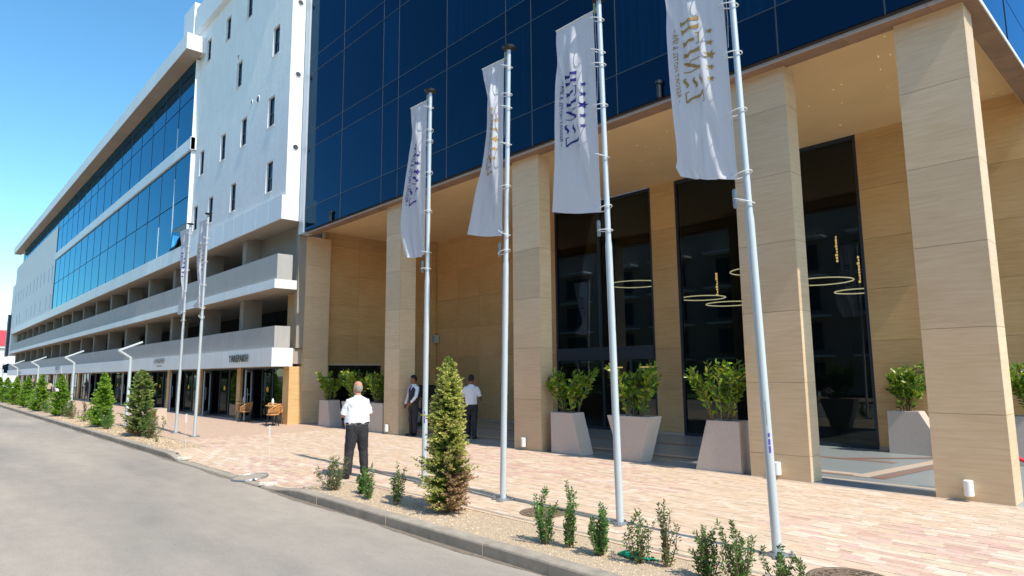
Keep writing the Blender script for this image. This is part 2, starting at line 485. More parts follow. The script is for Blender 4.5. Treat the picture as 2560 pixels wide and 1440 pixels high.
# ------------------------------------------------------------------ setting: ground, road, kerb, paving
def sm(t):
    t = max(0.0, min(1.0, t)); return t * t * (3 - 2 * t)


def drop(x):
    """1 where the kerb is lowered"""
    return sm((x + 17.9) / 1.3) * (1 - sm((x + 11.6) / 1.3))


def zp(x, y):
    return -0.115 * drop(x) * (1 - sm((y - 4.9) / 1.5))


RZ = -0.14
tag(MB().quad((-1800, -1800, -0.30), (900, -1800, -0.30), (900, 1800, -0.30), (-1800, 1800, -0.30)).build('ground', m_ground), 'pale dry ground stretching away beyond the street', kind='structure')
tag(MB().quad((-420, -8, RZ), (160, -8, RZ), (160, 4.85, RZ), (-420, 4.85, RZ)).build('road', m_road), 'light grey dusty asphalt road', kind='structure')
b = MB().box(-400, -20, -60, -8.2, -0.29, -0.02)
tag(b.build('lawn', m_grass), 'green lawn across the road', kind='structure')
b = MB().box(-19.9, 150, -14, -8.2, -0.29, -0.01)
tag(b.build('far_pavement', m_paver_far), 'pavement across the road', kind='structure')

kerb = thing('kerb', 'concrete kerb along the road', None, (0, 4.8, RZ), world=True)
tag(kerb, kind='structure')
for i in range(108):
    x0 = -99.7 + i; x1 = x0 + 0.992
    rings = []
    for x in (x0, x0 + 0.33, x0 + 0.66, x1):
        zt = -0.115 * drop(x) + 0.002 * math.sin(i * 7.1)
        dy = 0.004 * math.sin(i * 3.3)
        rings.append([(x, 4.80 + dy, RZ - 0.1), (x, 4.80 + dy, zt - 0.028), (x, 4.808 + dy, zt - 0.01), (x, 4.83 + dy, zt), (x, 4.97, zt), (x, 4.97, RZ - 0.1)])
    MB().loft(rings).build('kerb_stone', m_kerb, kerb)
# thin line of dirt in the gutter
vs = []; fs = []
for i in range(400):
    x = -60 + i * 0.16
    w = 0.05 + 0.035 * math.sin(x * 1.7) + 0.03 * random.random()
    vs += [(x, 4.80, RZ + 0.004), (x, 4.80 - w, RZ + 0.004)]
    if i: fs.append((2 * i - 2, 2 * i - 1, 2 * i + 1, 2 * i))
o = MB().add(vs, fs).build('gutter_dirt', M('gutter_dirt', (0.20, 0.165, 0.125), 0.95, noise=25, amt=0.4))
tag(o, 'thin line of dirt in the gutter below the kerb', kind='structure')

# sand bed under the paving (follows the lowered kerb)
vs = []; fs = []
xs = [-130, -21.05, -20] + [-19 + 0.25 * k for k in range(37)] + [-9.5, 8]
ys = [4.97, 5.2, 5.5, 5.9, 6.4, 11.2]
for x in xs:
    for y in ys:
        vs.append((x, y, zp(x, y) - 0.009))
n = len(ys)
for i in range(len(xs) - 1):
    for j in range(n - 1):
        fs.append((i * n + j, (i + 1) * n + j, (i + 1) * n + j + 1, i * n + j + 1))
pav = thing('pavement', 'sandstone paved walkway in front of the buildings', None, (0, 5, -0.02), world=True)
tag(pav, kind='structure')
MB().add(vs, fs).build('paving_bed', m_joint, pav)
MB().box(-130, -21.0, 5.96, 11.2, -0.015, 0.0).build('distant_paving', m_paver_far, pav)
# pavers
PCOL = [(0.60, 0.445, 0.32), (0.61, 0.46, 0.33), (0.61, 0.43, 0.345), (0.66, 0.53, 0.42), (0.58, 0.39, 0.30), (0.62, 0.47, 0.34), (0.61, 0.42, 0.33), (0.58, 0.43, 0.30), (0.63, 0.49, 0.37), (0.54, 0.355, 0.27)]
cand = []
y = 4.985
row = 0
while y < 11.12:
    ph = 0.118
    x = -21.0 + random.random() * 0.2
    while x < 1.2:
        L_ = random.choice((0.13, 0.2, 0.26, 0.26, 0.33, 0.4))
        in_gap = -18.5 < x + L_ / 2 < -10.5
        if y + ph < 5.93 and not in_gap:
            x += L_; continue
        # big pink / cream drifts
        g = math.sin(x * 0.55 + 1.3) + math.sin(y * 1.1 + x * 0.3)
        pick = random.random()
        ci = random.choice((0, 1, 5, 7, 8)) if (g < 0.1 or pick < 0.15) else random.choice((2, 4, 6, 0, 3, 2, 5, 9))
        if pick > 0.9: ci = 3
        cand.append((x + 0.0018, x + L_ - 0.0018, y + 0.002, y + ph + 0.001, random.uniform(-0.0018, 0.0018), ci))
        x += L_
    y += 0.121; row += 1


def keyf(c):
    px, py, z = proj(((c[0] + c[1]) / 2, (c[2] + c[3]) / 2, 0))
    vis = -20 < px < 2580 and py < 1450 and z > 0
    return (0 if vis else 1, z if z > 0 else 1e3)


cand.sort(key=keyf)
big, rest = cand[:300], cand[300:]
share = {}
for c in big:
    L_ = c[1] - c[0]; k = (round(L_, 3), c[5])
    if k not in share:
        me = MB().box(-L_ / 2, L_ / 2, -0.0585, 0.0585, -0.03, 0, col=tuple(q * random.uniform(0.97, 1.03) for q in PCOL[c[5]])).mesh('paver', m_paver)
        share[k] = me
    o = bpy.data.objects.new('paver', share[k])
    o.location = ((c[0] + c[1]) / 2, (c[2] + c[3]) / 2, zp(c[0], c[2]) + c[4])
    link(o, pav)
b = MB()
for c in rest:
    f = random.uniform(0.95, 1.05); cc = tuple(q * f for q in PCOL[c[5]])
    x0, x1, y0, y1 = c[:4]
    q = [(x, y, zp(x, y) + c[4]) for x, y in ((x0, y0), (x1, y0), (x1, y1), (x0, y1))]
    lo = [(p[0], p[1], p[2] - 0.02) for p in q]
    b.add(q + lo, [(0, 1, 2, 3), (0, 4, 5, 1), (1, 5, 6, 2), (2, 6, 7, 3), (3, 7, 4, 0)], col=cc)
tag(b.build('pavers', m_paver, pav), kind='stuff')
# edging stones between gravel and paving
for xa, xb in ((-10.5, 1.5), (-70.5, -18.5)):
    x = xa
    while x < xb - 0.1:
        MB().box(x + 0.004, x + 0.996, 5.90, 5.955, -0.08, 0.004).build('edging_stone', m_kerb, pav)
        x += 1.0
MB().box(-10.56, -10.50, 4.975, 5.95, -0.1, 0.004).build('edging_stone', m_kerb, pav)
MB().box(-18.5, -18.44, 4.975, 5.95, -0.1, 0.004).build('edging_stone', m_kerb, pav)
MB().box(-24, -1.5, 11.125, 11.2, -0.1, 0.003).build('threshold_strip', m_granite_c, pav)

# gravel
b = MB().box(-10.5, 2, 4.97, 5.9, -0.12, -0.022)
tag(b.build('planting_bed', m_gravelbed), 'gravel strip behind the near kerb', kind='structure')
b = MB().box(-100, -18.5, 4.97, 5.9, -0.12, -0.012)
tag(b.build('planting_bed', m_gravelbed), 'gravel strip along the far kerb', kind='structure')


def pebbles(n, x0, x1, size, z):
    P = np.stack([rng.uniform(x0, x1, n), rng.uniform(4.975, 5.895, n), np.full(n, z)], 1)
    P[:, 2] += rng.uniform(0, 0.012, n)
    base = np.array([(1, 0, 0), (0, 1, 0), (-1, 0, 0), (0, -1, 0), (0, 0, 1), (0, 0, -1)], float)
    a = rng.uniform(0, 6.28, n); s = size * rng.uniform(0.55, 1.35, n)
    ex = s[:, None] * rng.uniform(0.7, 1.4, (n, 3)) * np.array([1, 1, 0.7])
    V = base[None] * ex[:, None, :]
    c, si = np.cos(a)[:, None], np.sin(a)[:, None]
    X = V[..., 0] * c - V[..., 1] * si; Y = V[..., 0] * si + V[..., 1] * c
    V = np.stack([X, Y, V[..., 2]], -1) + P[:, None, :]
    F = np.array([(0, 1, 4), (1, 2, 4), (2, 3, 4), (3, 0, 4), (1, 0, 5), (2, 1, 5), (3, 2, 5), (0, 3, 5)])
    FF = F[None] + (np.arange(n) * 6)[:, None, None]
    pal = np.array([(0.58, 0.44, 0.25), (0.66, 0.53, 0.34), (0.50, 0.36, 0.20), (0.72, 0.62, 0.46), (0.42, 0.31, 0.20), (0.55, 0.38, 0.27), (0.30, 0.24, 0.18)])
    C = pal[rng.integers(0, len(pal), n)] * rng.uniform(0.85, 1.15, (n, 1))
    return V.reshape(-1, 3), FF.reshape(-1, 3), np.repeat(C, 8, axis=0)


V, F, C = pebbles(30000, -10.5, -1.6, 0.009, -0.02)
o = bpy.data.objects.new('gravel', np_mesh('gravel', V, F, C, m_pebble)); link(o)
tag(o, 'yellowish gravel in the bed behind the near kerb', kind='stuff')
V, F, C = pebbles(12000, -38, -18.5, 0.016, -0.012)
o = bpy.data.objects.new('gravel', np_mesh('gravel', V, F, C, m_pebble)); link(o)
tag(o, 'yellowish gravel under the far row of conifers', kind='stuff')

# portico floor
pf = thing('portico_floor', 'polished granite floor with cream and pink bands under the portico', None, (-13, 14, 0), world=True)
tag(pf, kind='structure')
x = -24.6
while x < -1.3:
    y = 11.2
    while y < 16.9:
        MB().box(x + 0.003, min(x + 1.197, -1.3), y + 0.003, min(y + 1.197, 16.92), -0.03, 0.0).build('floor_tile', m_granite, pf)
        y += 1.2
    x += 1.2
MB().box(-24.6, -1.3, 11.2, 16.92, -0.05, -0.006).build('floor_bed', m_dark, pf)
for y0, y1, m in ((11.86, 11.98, m_granite_c), (12.42, 12.56, m_granite_p), (12.56, 12.80, m_granite_c), (14.6, 14.85, m_granite_p)):
    MB().box(-24.2, -4.6 if y0 > 12 else -1.3, y0, y1, 0.001, 0.004).build('floor_band', m, pf)
for k, (w, m) in enumerate(((0.26, m_granite_c), (0.22, m_granite_p))):
    x0 = -4.6 + k * 0.30
    MB().quad((x0, 12.42, 0.006), (x0 + w, 12.42, 0.006), (x0 + w + 0.5, 16.3, 0.006), (x0 + 0.5, 16.3, 0.006)).build('floor_band', m, pf)
MB().quad((-5.9, 14.6, 0.008), (-5.6, 14.6, 0.008), (-3.9, 16.3, 0.008), (-4.2, 16.3, 0.008)).build('floor_band', m_granite_p, pf)

# ------------------------------------------------------------------ hotel building
hotel = thing('hotel_building', 'dark blue glass hotel block carried on tall sandstone pillars', 'building', (-12.5, 14, 0), world=True)


def slabbed_column(x0, x1, y0, y1, off, top=7.36):
    c = MB().box(x0 + 0.02, x1 - 0.02, y0 + 0.02, y1 - 0.02, 0, top).build('column', m_stone_joint, hotel)
    z = 0.0; nz = off
    while z < top - 0.01:
        zt = min(nz, top)
        e = 0.003
        MB().box(x0, x1, y0, y0 + 0.03, z + e, zt - e).build('stone_slab', m_stone, c)
        MB().box(x1 - 0.03, x1 + 0.001, y0 + 0.032, y1, z + e, zt - e).build('stone_slab', m_stone, c)
        MB().box(x0 - 0.001, x0 + 0.03, y0 + 0.032, y1, z + e, zt - e).build('stone_slab', m_stone, c)
        z = zt; nz = zt + 1.24
    return c


slabbed_column(-24.72, -24.18, 11.2, 12.25, 1.24)
slabbed_column(-18.2, -17.37, 11.2, 11.80, 1.42)
slabbed_column(-12.08, -11.13, 11.2, 11.62, 1.23)
slabbed_column(-5.86, -4.8, 11.2, 11.62, 0.42)
slabbed_column(-3.0, -2.06, 11.2, 11.70, 1.22)
# wall strip between the two buildings
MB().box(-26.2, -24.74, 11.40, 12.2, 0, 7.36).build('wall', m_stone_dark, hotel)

# back wall panels
WIN = [(-16.0, -11.78), (-10.88, -8.3), (-7.3, -5.6)]
solid = [(-24.6, -16.0), (-11.78, -10.88), (-8.3, -7.3), (-5.6, -1.9)]
bw = MB().box(-25.5, -16.0, 16.96, 17.2, 0, 7.75).box(-11.78, -10.88, 16.96, 17.2, 0, 7.75).box(-8.3, -7.3, 16.96, 17.2, 0, 7.75).box(-5.6, -1.9, 16.96, 30, 0, 7.75).build('back_wall', m_stone_joint, hotel)


def panel_wall(u0, u1, z0, z1, pw, phh, fn, parent, mat, e=0.003):
    nu = max(1, round((u1 - u0) / pw)); w = (u1 - u0) / nu
    z = z0
    while z < z1 - 0.02:
        zt = min(z + phh, z1)
        for i in range(nu):
            fn(u0 + i * w + e, u0 + (i + 1) * w - e, z + e, zt - e)
        z = zt


for a, b_ in solid:
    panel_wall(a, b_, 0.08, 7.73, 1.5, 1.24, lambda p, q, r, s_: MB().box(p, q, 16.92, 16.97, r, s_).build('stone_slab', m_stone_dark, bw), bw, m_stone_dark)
    MB().box(a, b_, 16.905, 16.96, 0, 0.075).build('skirting', m_granite_c, bw)
# left side wall of the portico with the opening
lw = MB().box(-25.0, -24.64, 12.26, 12.5, 0, 7.75).box(-25.0, -24.64, 15.0, 17.1, 0, 7.75).box(-25.0, -24.64, 12.5, 15.0, 2.27, 7.75).build('side_wall', m_stone_joint, hotel)
for (y0, y1, z0, z1) in ((12.26, 12.5, 0, 2.27), (15.0, 16.92, 0, 2.27), (12.26, 16.92, 2.27, 7.73)):
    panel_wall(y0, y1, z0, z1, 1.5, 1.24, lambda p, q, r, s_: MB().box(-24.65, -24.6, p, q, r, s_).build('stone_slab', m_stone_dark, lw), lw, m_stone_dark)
MB().box(-24.62, -24.58, 12.45, 15.05, 2.25, 2.31).build('door_trim', m_granite_c, hotel)
MB().box(-24.5, -23.25, 16.62, 16.9, 0, 7.73).build('corner_pier', m_stone_dark, hotel)
dr = MB().box(-28.0, -27.9, 12.4, 15.1, 0, 2.3).box(-28, -24.9, 15.05, 15.1, 0, 2.3).box(-28, -24.9, 12.35, 12.4, 0, 2.3).box(-28, -24.9, 12.4, 15.1, 2.3, 2.35).build('passage', m_dark, hotel)
g = MB().box(-24.72, -24.70, 12.5, 15.0, 0, 2.27).build('passage_glass', m_glass_shop, hotel)
MB().box(-24.695, -24.69, 13.93, 14.07, 1.18, 1.32).build('sticker', m_orange, g)

# lobby windows
for wi, (a, b_) in enumerate(WIN):
    f = MB()
    f.box(a, a + 0.07, 16.93, 17.05, 0, 7.73).box(b_ - 0.07, b_, 16.93, 17.05, 0, 7.73).box(a + 0.07, b_ - 0.07, 16.93, 17.05, 7.63, 7.73).box(a + 0.07, b_ - 0.07, 16.93, 17.05, 0, 0.08)
    win = tag(f.build('window', m_frame_dk, hotel))
    if wi == 0:
        MB().box(-15.93, -11.85, 16.90, 17.04, 2.28, 2.70).build('door_header', m_frame_dk, win)
        for x in (-15.0, -13.9, -12.75):
            MB().box(x - 0.035, x + 0.035, 16.93, 17.03, 0.08, 2.28).build('door_post', m_frame_dk, win)
        MB().box(-14.02, -13.9, 16.93, 17.03, 2.7, 7.63).build('mullion', m_frame_dk, win)
        for x0, x1 in ((-15.93, -15.04), (-14.96, -13.94), (-13.86, -12.79), (-12.71, -11.85)):
            MB().box(x0, x1, 16.98, 16.99, 0.08, 2.28).build('pane', m_glass_l, win)
        for x0, x1 in ((-15.93, -14.02), (-13.9, -11.85)):
            MB().box(x0, x1, 16.98, 16.99, 2.70, 7.63).build('pane', m_glass_l, win)
    else:
        MB().box(a + 0.07, b_ - 0.07, 16.98, 16.99, 0.08, 7.63).build('pane', m_glass_l, win)
# lobby interior
li = MB().box(-17.5, -4, 27, 27.1, 0, 7.9).box(-17.6, -17.5, 17.2, 27, 0, 7.9).box(-17.5, -4, 17.2, 27, 7.7, 7.8).box(-17.5, -5.5, 17.05, 27, -0.04, 0.0)
li.box(-5.4, -5.3, 17.2, 27, 0, 7.9).build('lobby_room', m_dark, hotel)
MB().box(-15.3, -13.2, 19.5, 21, 0, 1.9).box(-12.9, -11.9, 20, 21, 0, 1.8).build('reception_desk', M('lobby_wood', (0.16, 0.085, 0.04), 0.6, noise=6), hotel)
for (x0, x1) in ((-15.8, -14.9), (-14.1, -13.1)):
    MB().box(x0, x1, 19.2, 19.3, 2.02, 2.07).build('lobby_light', m_emit_y, hotel)


def ring_lamp(cx, cy, cz, r):
    pts = [(cx + r * math.cos(a * 0.1309), cy + r * math.sin(a * 0.1309), cz) for a in range(49)]
    t = MB().tube(pts, 0.018, 6, caps=False)
    o = t.build('ring_lamp', m_emit_w)
    return tag(o, cat='lamp')


for lab, (cx, cy, cz, r) in {'glowing ring lamp behind the left lobby window by the third pillar': (-14.0, 19, 5.02, 0.95),
                             'highest glowing ring lamp in the middle lobby window': (-9.2, 19.0, 4.92, 0.95),
                             'smaller glowing ring lamp low in the middle lobby window': (-11.3, 19.0, 4.27, 0.72),
                             'lowest glowing ring lamp in the middle lobby window': (-10.35, 19.0, 4.0, 0.72),
                             'glowing ring lamp crossing the narrow right lobby window': (-7.5, 19.0, 4.4, 0.85),
                             'lower glowing ring lamp in the narrow right lobby window': (-6.5, 19.0, 4.02, 0.6)}.items():
    tag(ring_lamp(cx, cy, cz, r), lab, group='ring lamps hanging in the lobby')
for lab, (x, y, z) in {'gold hanging lamp strip in the middle lobby window': (-10.76, 19.0, 4.3),
                       'gold hanging lamp strip high in the narrow lobby window': (-7.0, 19.0, 4.9),
                       'gold hanging lamp strip near the frame of the narrow lobby window': (-6.45, 19.0, 4.25)}.items():
    b = MB()
    for k in range(9):
        b.box(x - 0.02 + random.uniform(-.02, .02), x + 0.02, y - 0.02, y + 0.02, z + k * 0.085, z + k * 0.085 + 0.06)
    tag(b.build('hanging_lamp', m_emit_y), lab, 'lamp', 'gold lamps hanging in the lobby')

# ceiling, soffit, beams
MB().box(-24.6, -2.22, 11.33, 16.92, 7.73, 7.80).build('ceiling', m_ceiling, hotel)
MB().box(-24.6, -2.22, 11.32, 11.335, 7.41, 7.73).box(-2.235, -2.22, 11.335, 16.92, 7.38, 7.73).build('ceiling_beam', m_ceiling, hotel)
x = -23.7
while x < -1.9:
    x1 = min(x + 1.25, -1.88)
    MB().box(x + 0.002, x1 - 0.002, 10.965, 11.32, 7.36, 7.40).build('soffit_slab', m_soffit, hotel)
    MB().box(x + 0.002, x1 - 0.002, 10.945, 10.962, 7.355, 7.415).build('edge_stone', m_edge, hotel)
    x += 1.25
y = 11.325
while y < 17.5:
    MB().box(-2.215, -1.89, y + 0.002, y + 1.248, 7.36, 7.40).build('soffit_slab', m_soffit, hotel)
    MB().box(-1.885, -1.868, y + 0.002, y + 1.248, 7.355, 7.415).build('edge_stone', m_whitepanel, hotel)
    y += 1.25
b = MB()
for k in range(170):
    x, y = random.uniform(-24, -2.6), random.uniform(11.5, 16.7)
    b.ball((x, y, 7.727), 0.008, n=6, m=4)
tag(b.build('star_lights', m_emit_s, hotel), kind='stuff')

# facade glass
VX = [-23.68, -20.8, -18.03, -17.07, -14.48, -11.9, -10.95, -8.3, -5.69, -4.73, -3.0, -1.89]
HZ = [7.43, 8.33, 10.72, 11.4, 13.84, 14.5, 16.95, 17.6, 20.0]
MB().box(-23.66, -1.93, 10.88, 11.3, 7.42, 20.0).box(-12, -1.93, 11.3, 24, 7.81, 20).build('facade_core', m_dark, hotel)
for i in range(len(VX) - 1):
    for j in range(len(HZ) - 1):
        e = 0.012
        tx = random.uniform(-0.0016, 0.0016); tz = random.uniform(-0.002, 0.002)
        v = [(VX[i] + e, 10.85 + tx, HZ[j] + e), (VX[i + 1] - e, 10.85 - tx, HZ[j] + e), (VX[i + 1] - e, 10.85 - tx + tz, HZ[j + 1] - e), (VX[i] + e, 10.85 + tx + tz, HZ[j + 1] - e)]
        v2 = [(p[0], p[1] + 0.02, p[2]) for p in v]
        MB().add(v + v2, [(0, 1, 2, 3), (7, 6, 5, 4), (0, 4, 5, 1), (1, 5, 6, 2), (2, 6, 7, 3), (3, 7, 4, 0)]).build('glass_pane', m_glass_hc if HZ[j + 1] - HZ[j] > 1.5 else m_glass_h, hotel)
for x in VX[1:-1]:
    MB().box(x - 0.011, x + 0.011, 10.84, 10.87, 7.43, 20).build('mullion', m_mullion, hotel)
for z in HZ[1:-1]:
    MB().box(-23.66, -1.93, 10.842, 10.87, z - 0.011, z + 0.011).build('transom', m_mullion, hotel)
YY = [10.85, 13.45, 16.0, 18.6]
for i in range(3):
    for j in range(len(HZ) - 1):
        MB().box(-1.92, -1.89, YY[i] + 0.012, YY[i + 1] - 0.012, HZ[j] + 0.012, HZ[j + 1] - 0.012).build('glass_pane', m_glass_s, hotel)
for y in YY[1:3]:
    MB().box(-1.91, -1.88, y - 0.012, y + 0.012, 7.43, 20).build('mullion', m_mullion, hotel)
MB().box(-1.905, -1.885, 10.84, 10.86, 7.42, 20).build('corner_profile', m_silver, hotel)
MB().box(-24.19, -23.72, 10.85, 11.2, 7.38, 20).build('corner_trim', m_trim, hotel)
MB().box(-23.715, -23.67, 10.80, 11.0, 7.39, 20).build('corner_profile', m_silver, hotel)
# little black cameras standing on the ledge outside the glass
for lab, x in (('black cylindrical camera on the glass ledge above the second pillar', -21.4), ('black cylindrical camera on the glass ledge between the two right flags', -7.2)):
    c = thing('security_camera', lab, 'camera', (x, 10.80, 7.42), group='cameras on the glass ledge')
    MB().lathe([(0.05, 0), (0.05, 0.3), (0.001, 0.3)], n=12).build('housing', m_black, c)
    MB().lathe([(0.075, 0.3), (0.075, 0.36), (0.001, 0.37)], n=12).build('cap', m_black, c)

# ------------------------------------------------------------------ long white building
wing = thing('white_building', 'long white building with blue curtain glass and open balcony levels', 'building', (-70, 12, 0), world=True)


def wall_holes(x0, x1, z0, z1, y, holes, depth, mb):
    xs = sorted({x0, x1} | {h[0] for h in holes} | {h[1] for h in holes})
    zs = sorted({z0, z1} | {h[2] for h in holes} | {h[3] for h in holes})
    for i in range(len(xs) - 1):
        for j in range(len(zs) - 1):
            cx, cz = (xs[i] + xs[i + 1]) / 2, (zs[j] + zs[j + 1]) / 2
            if any(h[0] < cx < h[1] and h[2] < cz < h[3] for h in holes):
                continue
            mb.quad((xs[i], y, zs[j]), (xs[i + 1], y, zs[j]), (xs[i + 1], y, zs[j + 1]), (xs[i], y, zs[j + 1]))
    for a, b_, c, d in holes:
        Y = y + depth
        mb.quad((a, y, c), (a, Y, c), (a, Y, d), (a, y, d)); mb.quad((b_, y, d), (b_, Y, d), (b_, Y, c), (b_, y, c))
        mb.quad((a, y, d), (a, Y, d), (b_, Y, d), (b_, y, d)); mb.quad((b_, y, c), (b_, Y, c), (a, Y, c), (a, y, c))


# wall with narrow windows
wins = [(-32.2, 18.42, 19.7), (-35.1, 18.42, 19.7), (-29.4, 18.42, 19.7), (-26.1, 15.33, 16.64), (-30.36, 15.33, 16.64), (-26.34, 12.22, 13.56),
        (-29.44, 12.22, 13.56), (-32.13, 12.22, 13.56), (-35.27, 12.22, 13.56), (-26.26, 9.36, 10.7), (-30.42, 9.36, 10.7), (-33.5, 9.36, 10.7), (-35.83, 9.38, 10.7), (-26.2, 18.42, 19.7)]
holes = [(x, x + 0.68, a, b_) for x, a, b_ in wins]
b = MB(); wall_holes(-36.55, -24.2, 8.9, 22, 10.27, holes, 0.17, b)
b.quad((-24.2, 10.27, 8.9), (-24.2, 10.85, 8.9), (-24.2, 10.85, 22), (-24.2, 10.27, 22))
b.quad((-36.55, 10.9, 8.9), (-36.55, 10.27, 8.9), (-36.55, 10.27, 22), (-36.55, 10.9, 22))
b.build('wall', m_white, wing)
for x, a, b_ in wins:
    x1 = x + 0.68; y = 10.36
    w = MB().box(x, x + 0.045, y, y + 0.06, a, b_).box(x1 - 0.045, x1, y, y + 0.06, a, b_).box(x + 0.045, x1 - 0.045, y, y + 0.06, b_ - 0.045, b_).box(x + 0.045, x1 - 0.045, y, y + 0.06, a, a + 0.045)
    w.box(x + 0.045, x1 - 0.045, y + 0.002, y + 0.058, a + 0.62, a + 0.66).box(x + 0.31, x + 0.35, y + 0.003, y + 0.057, a + 0.045, a + 0.62)
    wo_ = w.build('window', m_frame_dk, wing)
    MB().box(x + 0.045, x1 - 0.045, y + 0.03, y + 0.035, a + 0.045, b_ - 0.045).build('pane', m_glass_w, wo_)
    MB().box(x - 0.03, x1 + 0.03, 10.232, 10.40, a - 0.025, a - 0.002).build('sill', m_whitepanel, wo_)
# round wall vents
for (x, z, r) in ((-30.2, 16.96, 0.11), (-28.25, 14.03, 0.11), (-27.5, 13.93, 0.17)):
    b = MB(); ring = [(x + r * math.cos(k * 0.3927), 10.262, z + r * math.sin(k * 0.3927)) for k in range(17)]
    b.tube(ring, 0.022, 6, caps=False)
    v = b.build('wall_vent', m_whitepanel, wing)
    MB().add([(p[0], 10.266, p[2]) for p in ring[:16]], [tuple(range(16))]).build('grille', m_frame_dk, v)
for z in (17.13, 10.92, 14.0):
    b = MB(); ring = [(-24.19, 10.6 + 0.12 * math.cos(k * 0.3927), z + 0.12 * math.sin(k * 0.3927)) for k in range(17)]
    b.tube(ring, 0.015, 6, caps=False)
    v = b.build('wall_vent', m_whitepanel, wing)
    MB().add([(-24.194, p[1], p[2]) for p in ring[:16]], [tuple(range(16))]).build('grille', m_mullion, v)
# cornice above it and raised end block
for i in range(10):
    MB().box(-36.5 + i * 1.23 + 0.006, -36.5 + (i + 1) * 1.23 - 0.006, 10.02, 10.6, 20.62, 22.1).build('cornice_panel', m_whitepanel, wing)
MB().box(-38.6, -36.7, 9.98, 11.4, 19.2, 22.6).build('roof_block', m_whitepanel, wing)


def fascia(x0, x1, y, y2, z0, z1, name='fascia_panel', near=-62, step=1.3, end=True):
    MB().box(x0, x1 - 0.012, y + 0.013, y2, z0 + 0.002, z1 - 0.002).build('fascia', [m_lampwhite], wing)
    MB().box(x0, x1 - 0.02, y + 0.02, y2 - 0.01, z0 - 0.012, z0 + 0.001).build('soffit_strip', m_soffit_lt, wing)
    x = x1
    while x > max(near, x0) + 0.05:
        xa = max(x - step, x0)
        MB().box(xa + 0.013, x - (0.013 if x < x1 else 0), y, y + 0.012, z0, z1).build(name, m_whitepanel, wing)
        if x > -50 and x > x0 + 0.1: MB().box(xa - 0.012, xa + 0.012, y - 0.003, y + 0.010, z0, z1).build('joint_strip', m_silver, wing)
        x = xa
    if x0 < near:
        MB().box(x0, x - 0.007, y, y + 0.012, z0, z1).build('far_fascia', m_whitepanel, wing)
    if end:
        MB().box(x1 - 0.01, x1, y + 0.014, y2, z0, z1).build('end_panel', m_whitepanel, wing)


fascia(-36.55, -24.2, 10.13, 10.86, 7.93, 8.9)
fascia(-116, -36.56, 10.0, 10.8, 7.95, 8.72, end=False)
fascia(-115.5, -24.2, 9.97, 10.86, 5.19, 5.545)
fascia(-115.5, -24.2, 9.97, 10.8, 2.20, 2.905)


def parapet(z0, z1):
    # front run and the short return at the right end, cast in long lengths
    x = -24.2; xs_ = [-24.2, -36.2, -47.5, -58.9, -75, -95, -115.5]
    for a, b_ in zip(xs_[1:], xs_[:-1]):
        MB().box(a + 0.004, b_ - 0.004, 10.05, 10.17, z0, z1).build('parapet', m_parapet, wing)
    MB().box(-24.32, -24.204, 10.172, 10.66, z0, z1).build('parapet', m_parapet, wing)


parapet(5.547, 6.54); parapet(2.907, 3.74)
# floor slabs / soffits
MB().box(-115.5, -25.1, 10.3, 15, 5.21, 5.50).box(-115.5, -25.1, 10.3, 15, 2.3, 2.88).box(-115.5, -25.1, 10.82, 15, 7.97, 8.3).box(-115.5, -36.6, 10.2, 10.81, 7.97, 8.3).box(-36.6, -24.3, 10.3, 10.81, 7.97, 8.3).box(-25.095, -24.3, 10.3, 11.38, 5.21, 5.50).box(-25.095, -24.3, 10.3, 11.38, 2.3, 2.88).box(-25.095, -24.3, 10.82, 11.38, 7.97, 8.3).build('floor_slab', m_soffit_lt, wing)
# slabs above for the dark rooms behind the balconies
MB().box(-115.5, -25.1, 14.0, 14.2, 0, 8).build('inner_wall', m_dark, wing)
MB().box(-25.3, -25.1, 11.4, 14, 2.9, 7.97).box(-24.42, -24.2, 10.9, 11.38, 2.91, 7.92).build('end_wall', m_pier, wing)
k = 0
x = -29.47
while x > -115:
    for z0, z1 in ((2.9, 5.2), (5.5, 7.96)):
        MB().box(x, x + 0.42, 10.62, 11.45, z0, z1).build('pier', m_pier, wing)
    x -= 5.31; k += 1
MB().box(-29.05, -24.75, 11.3, 11.38, 5.5, 7.96).build('infill_wall', m_pier, wing)

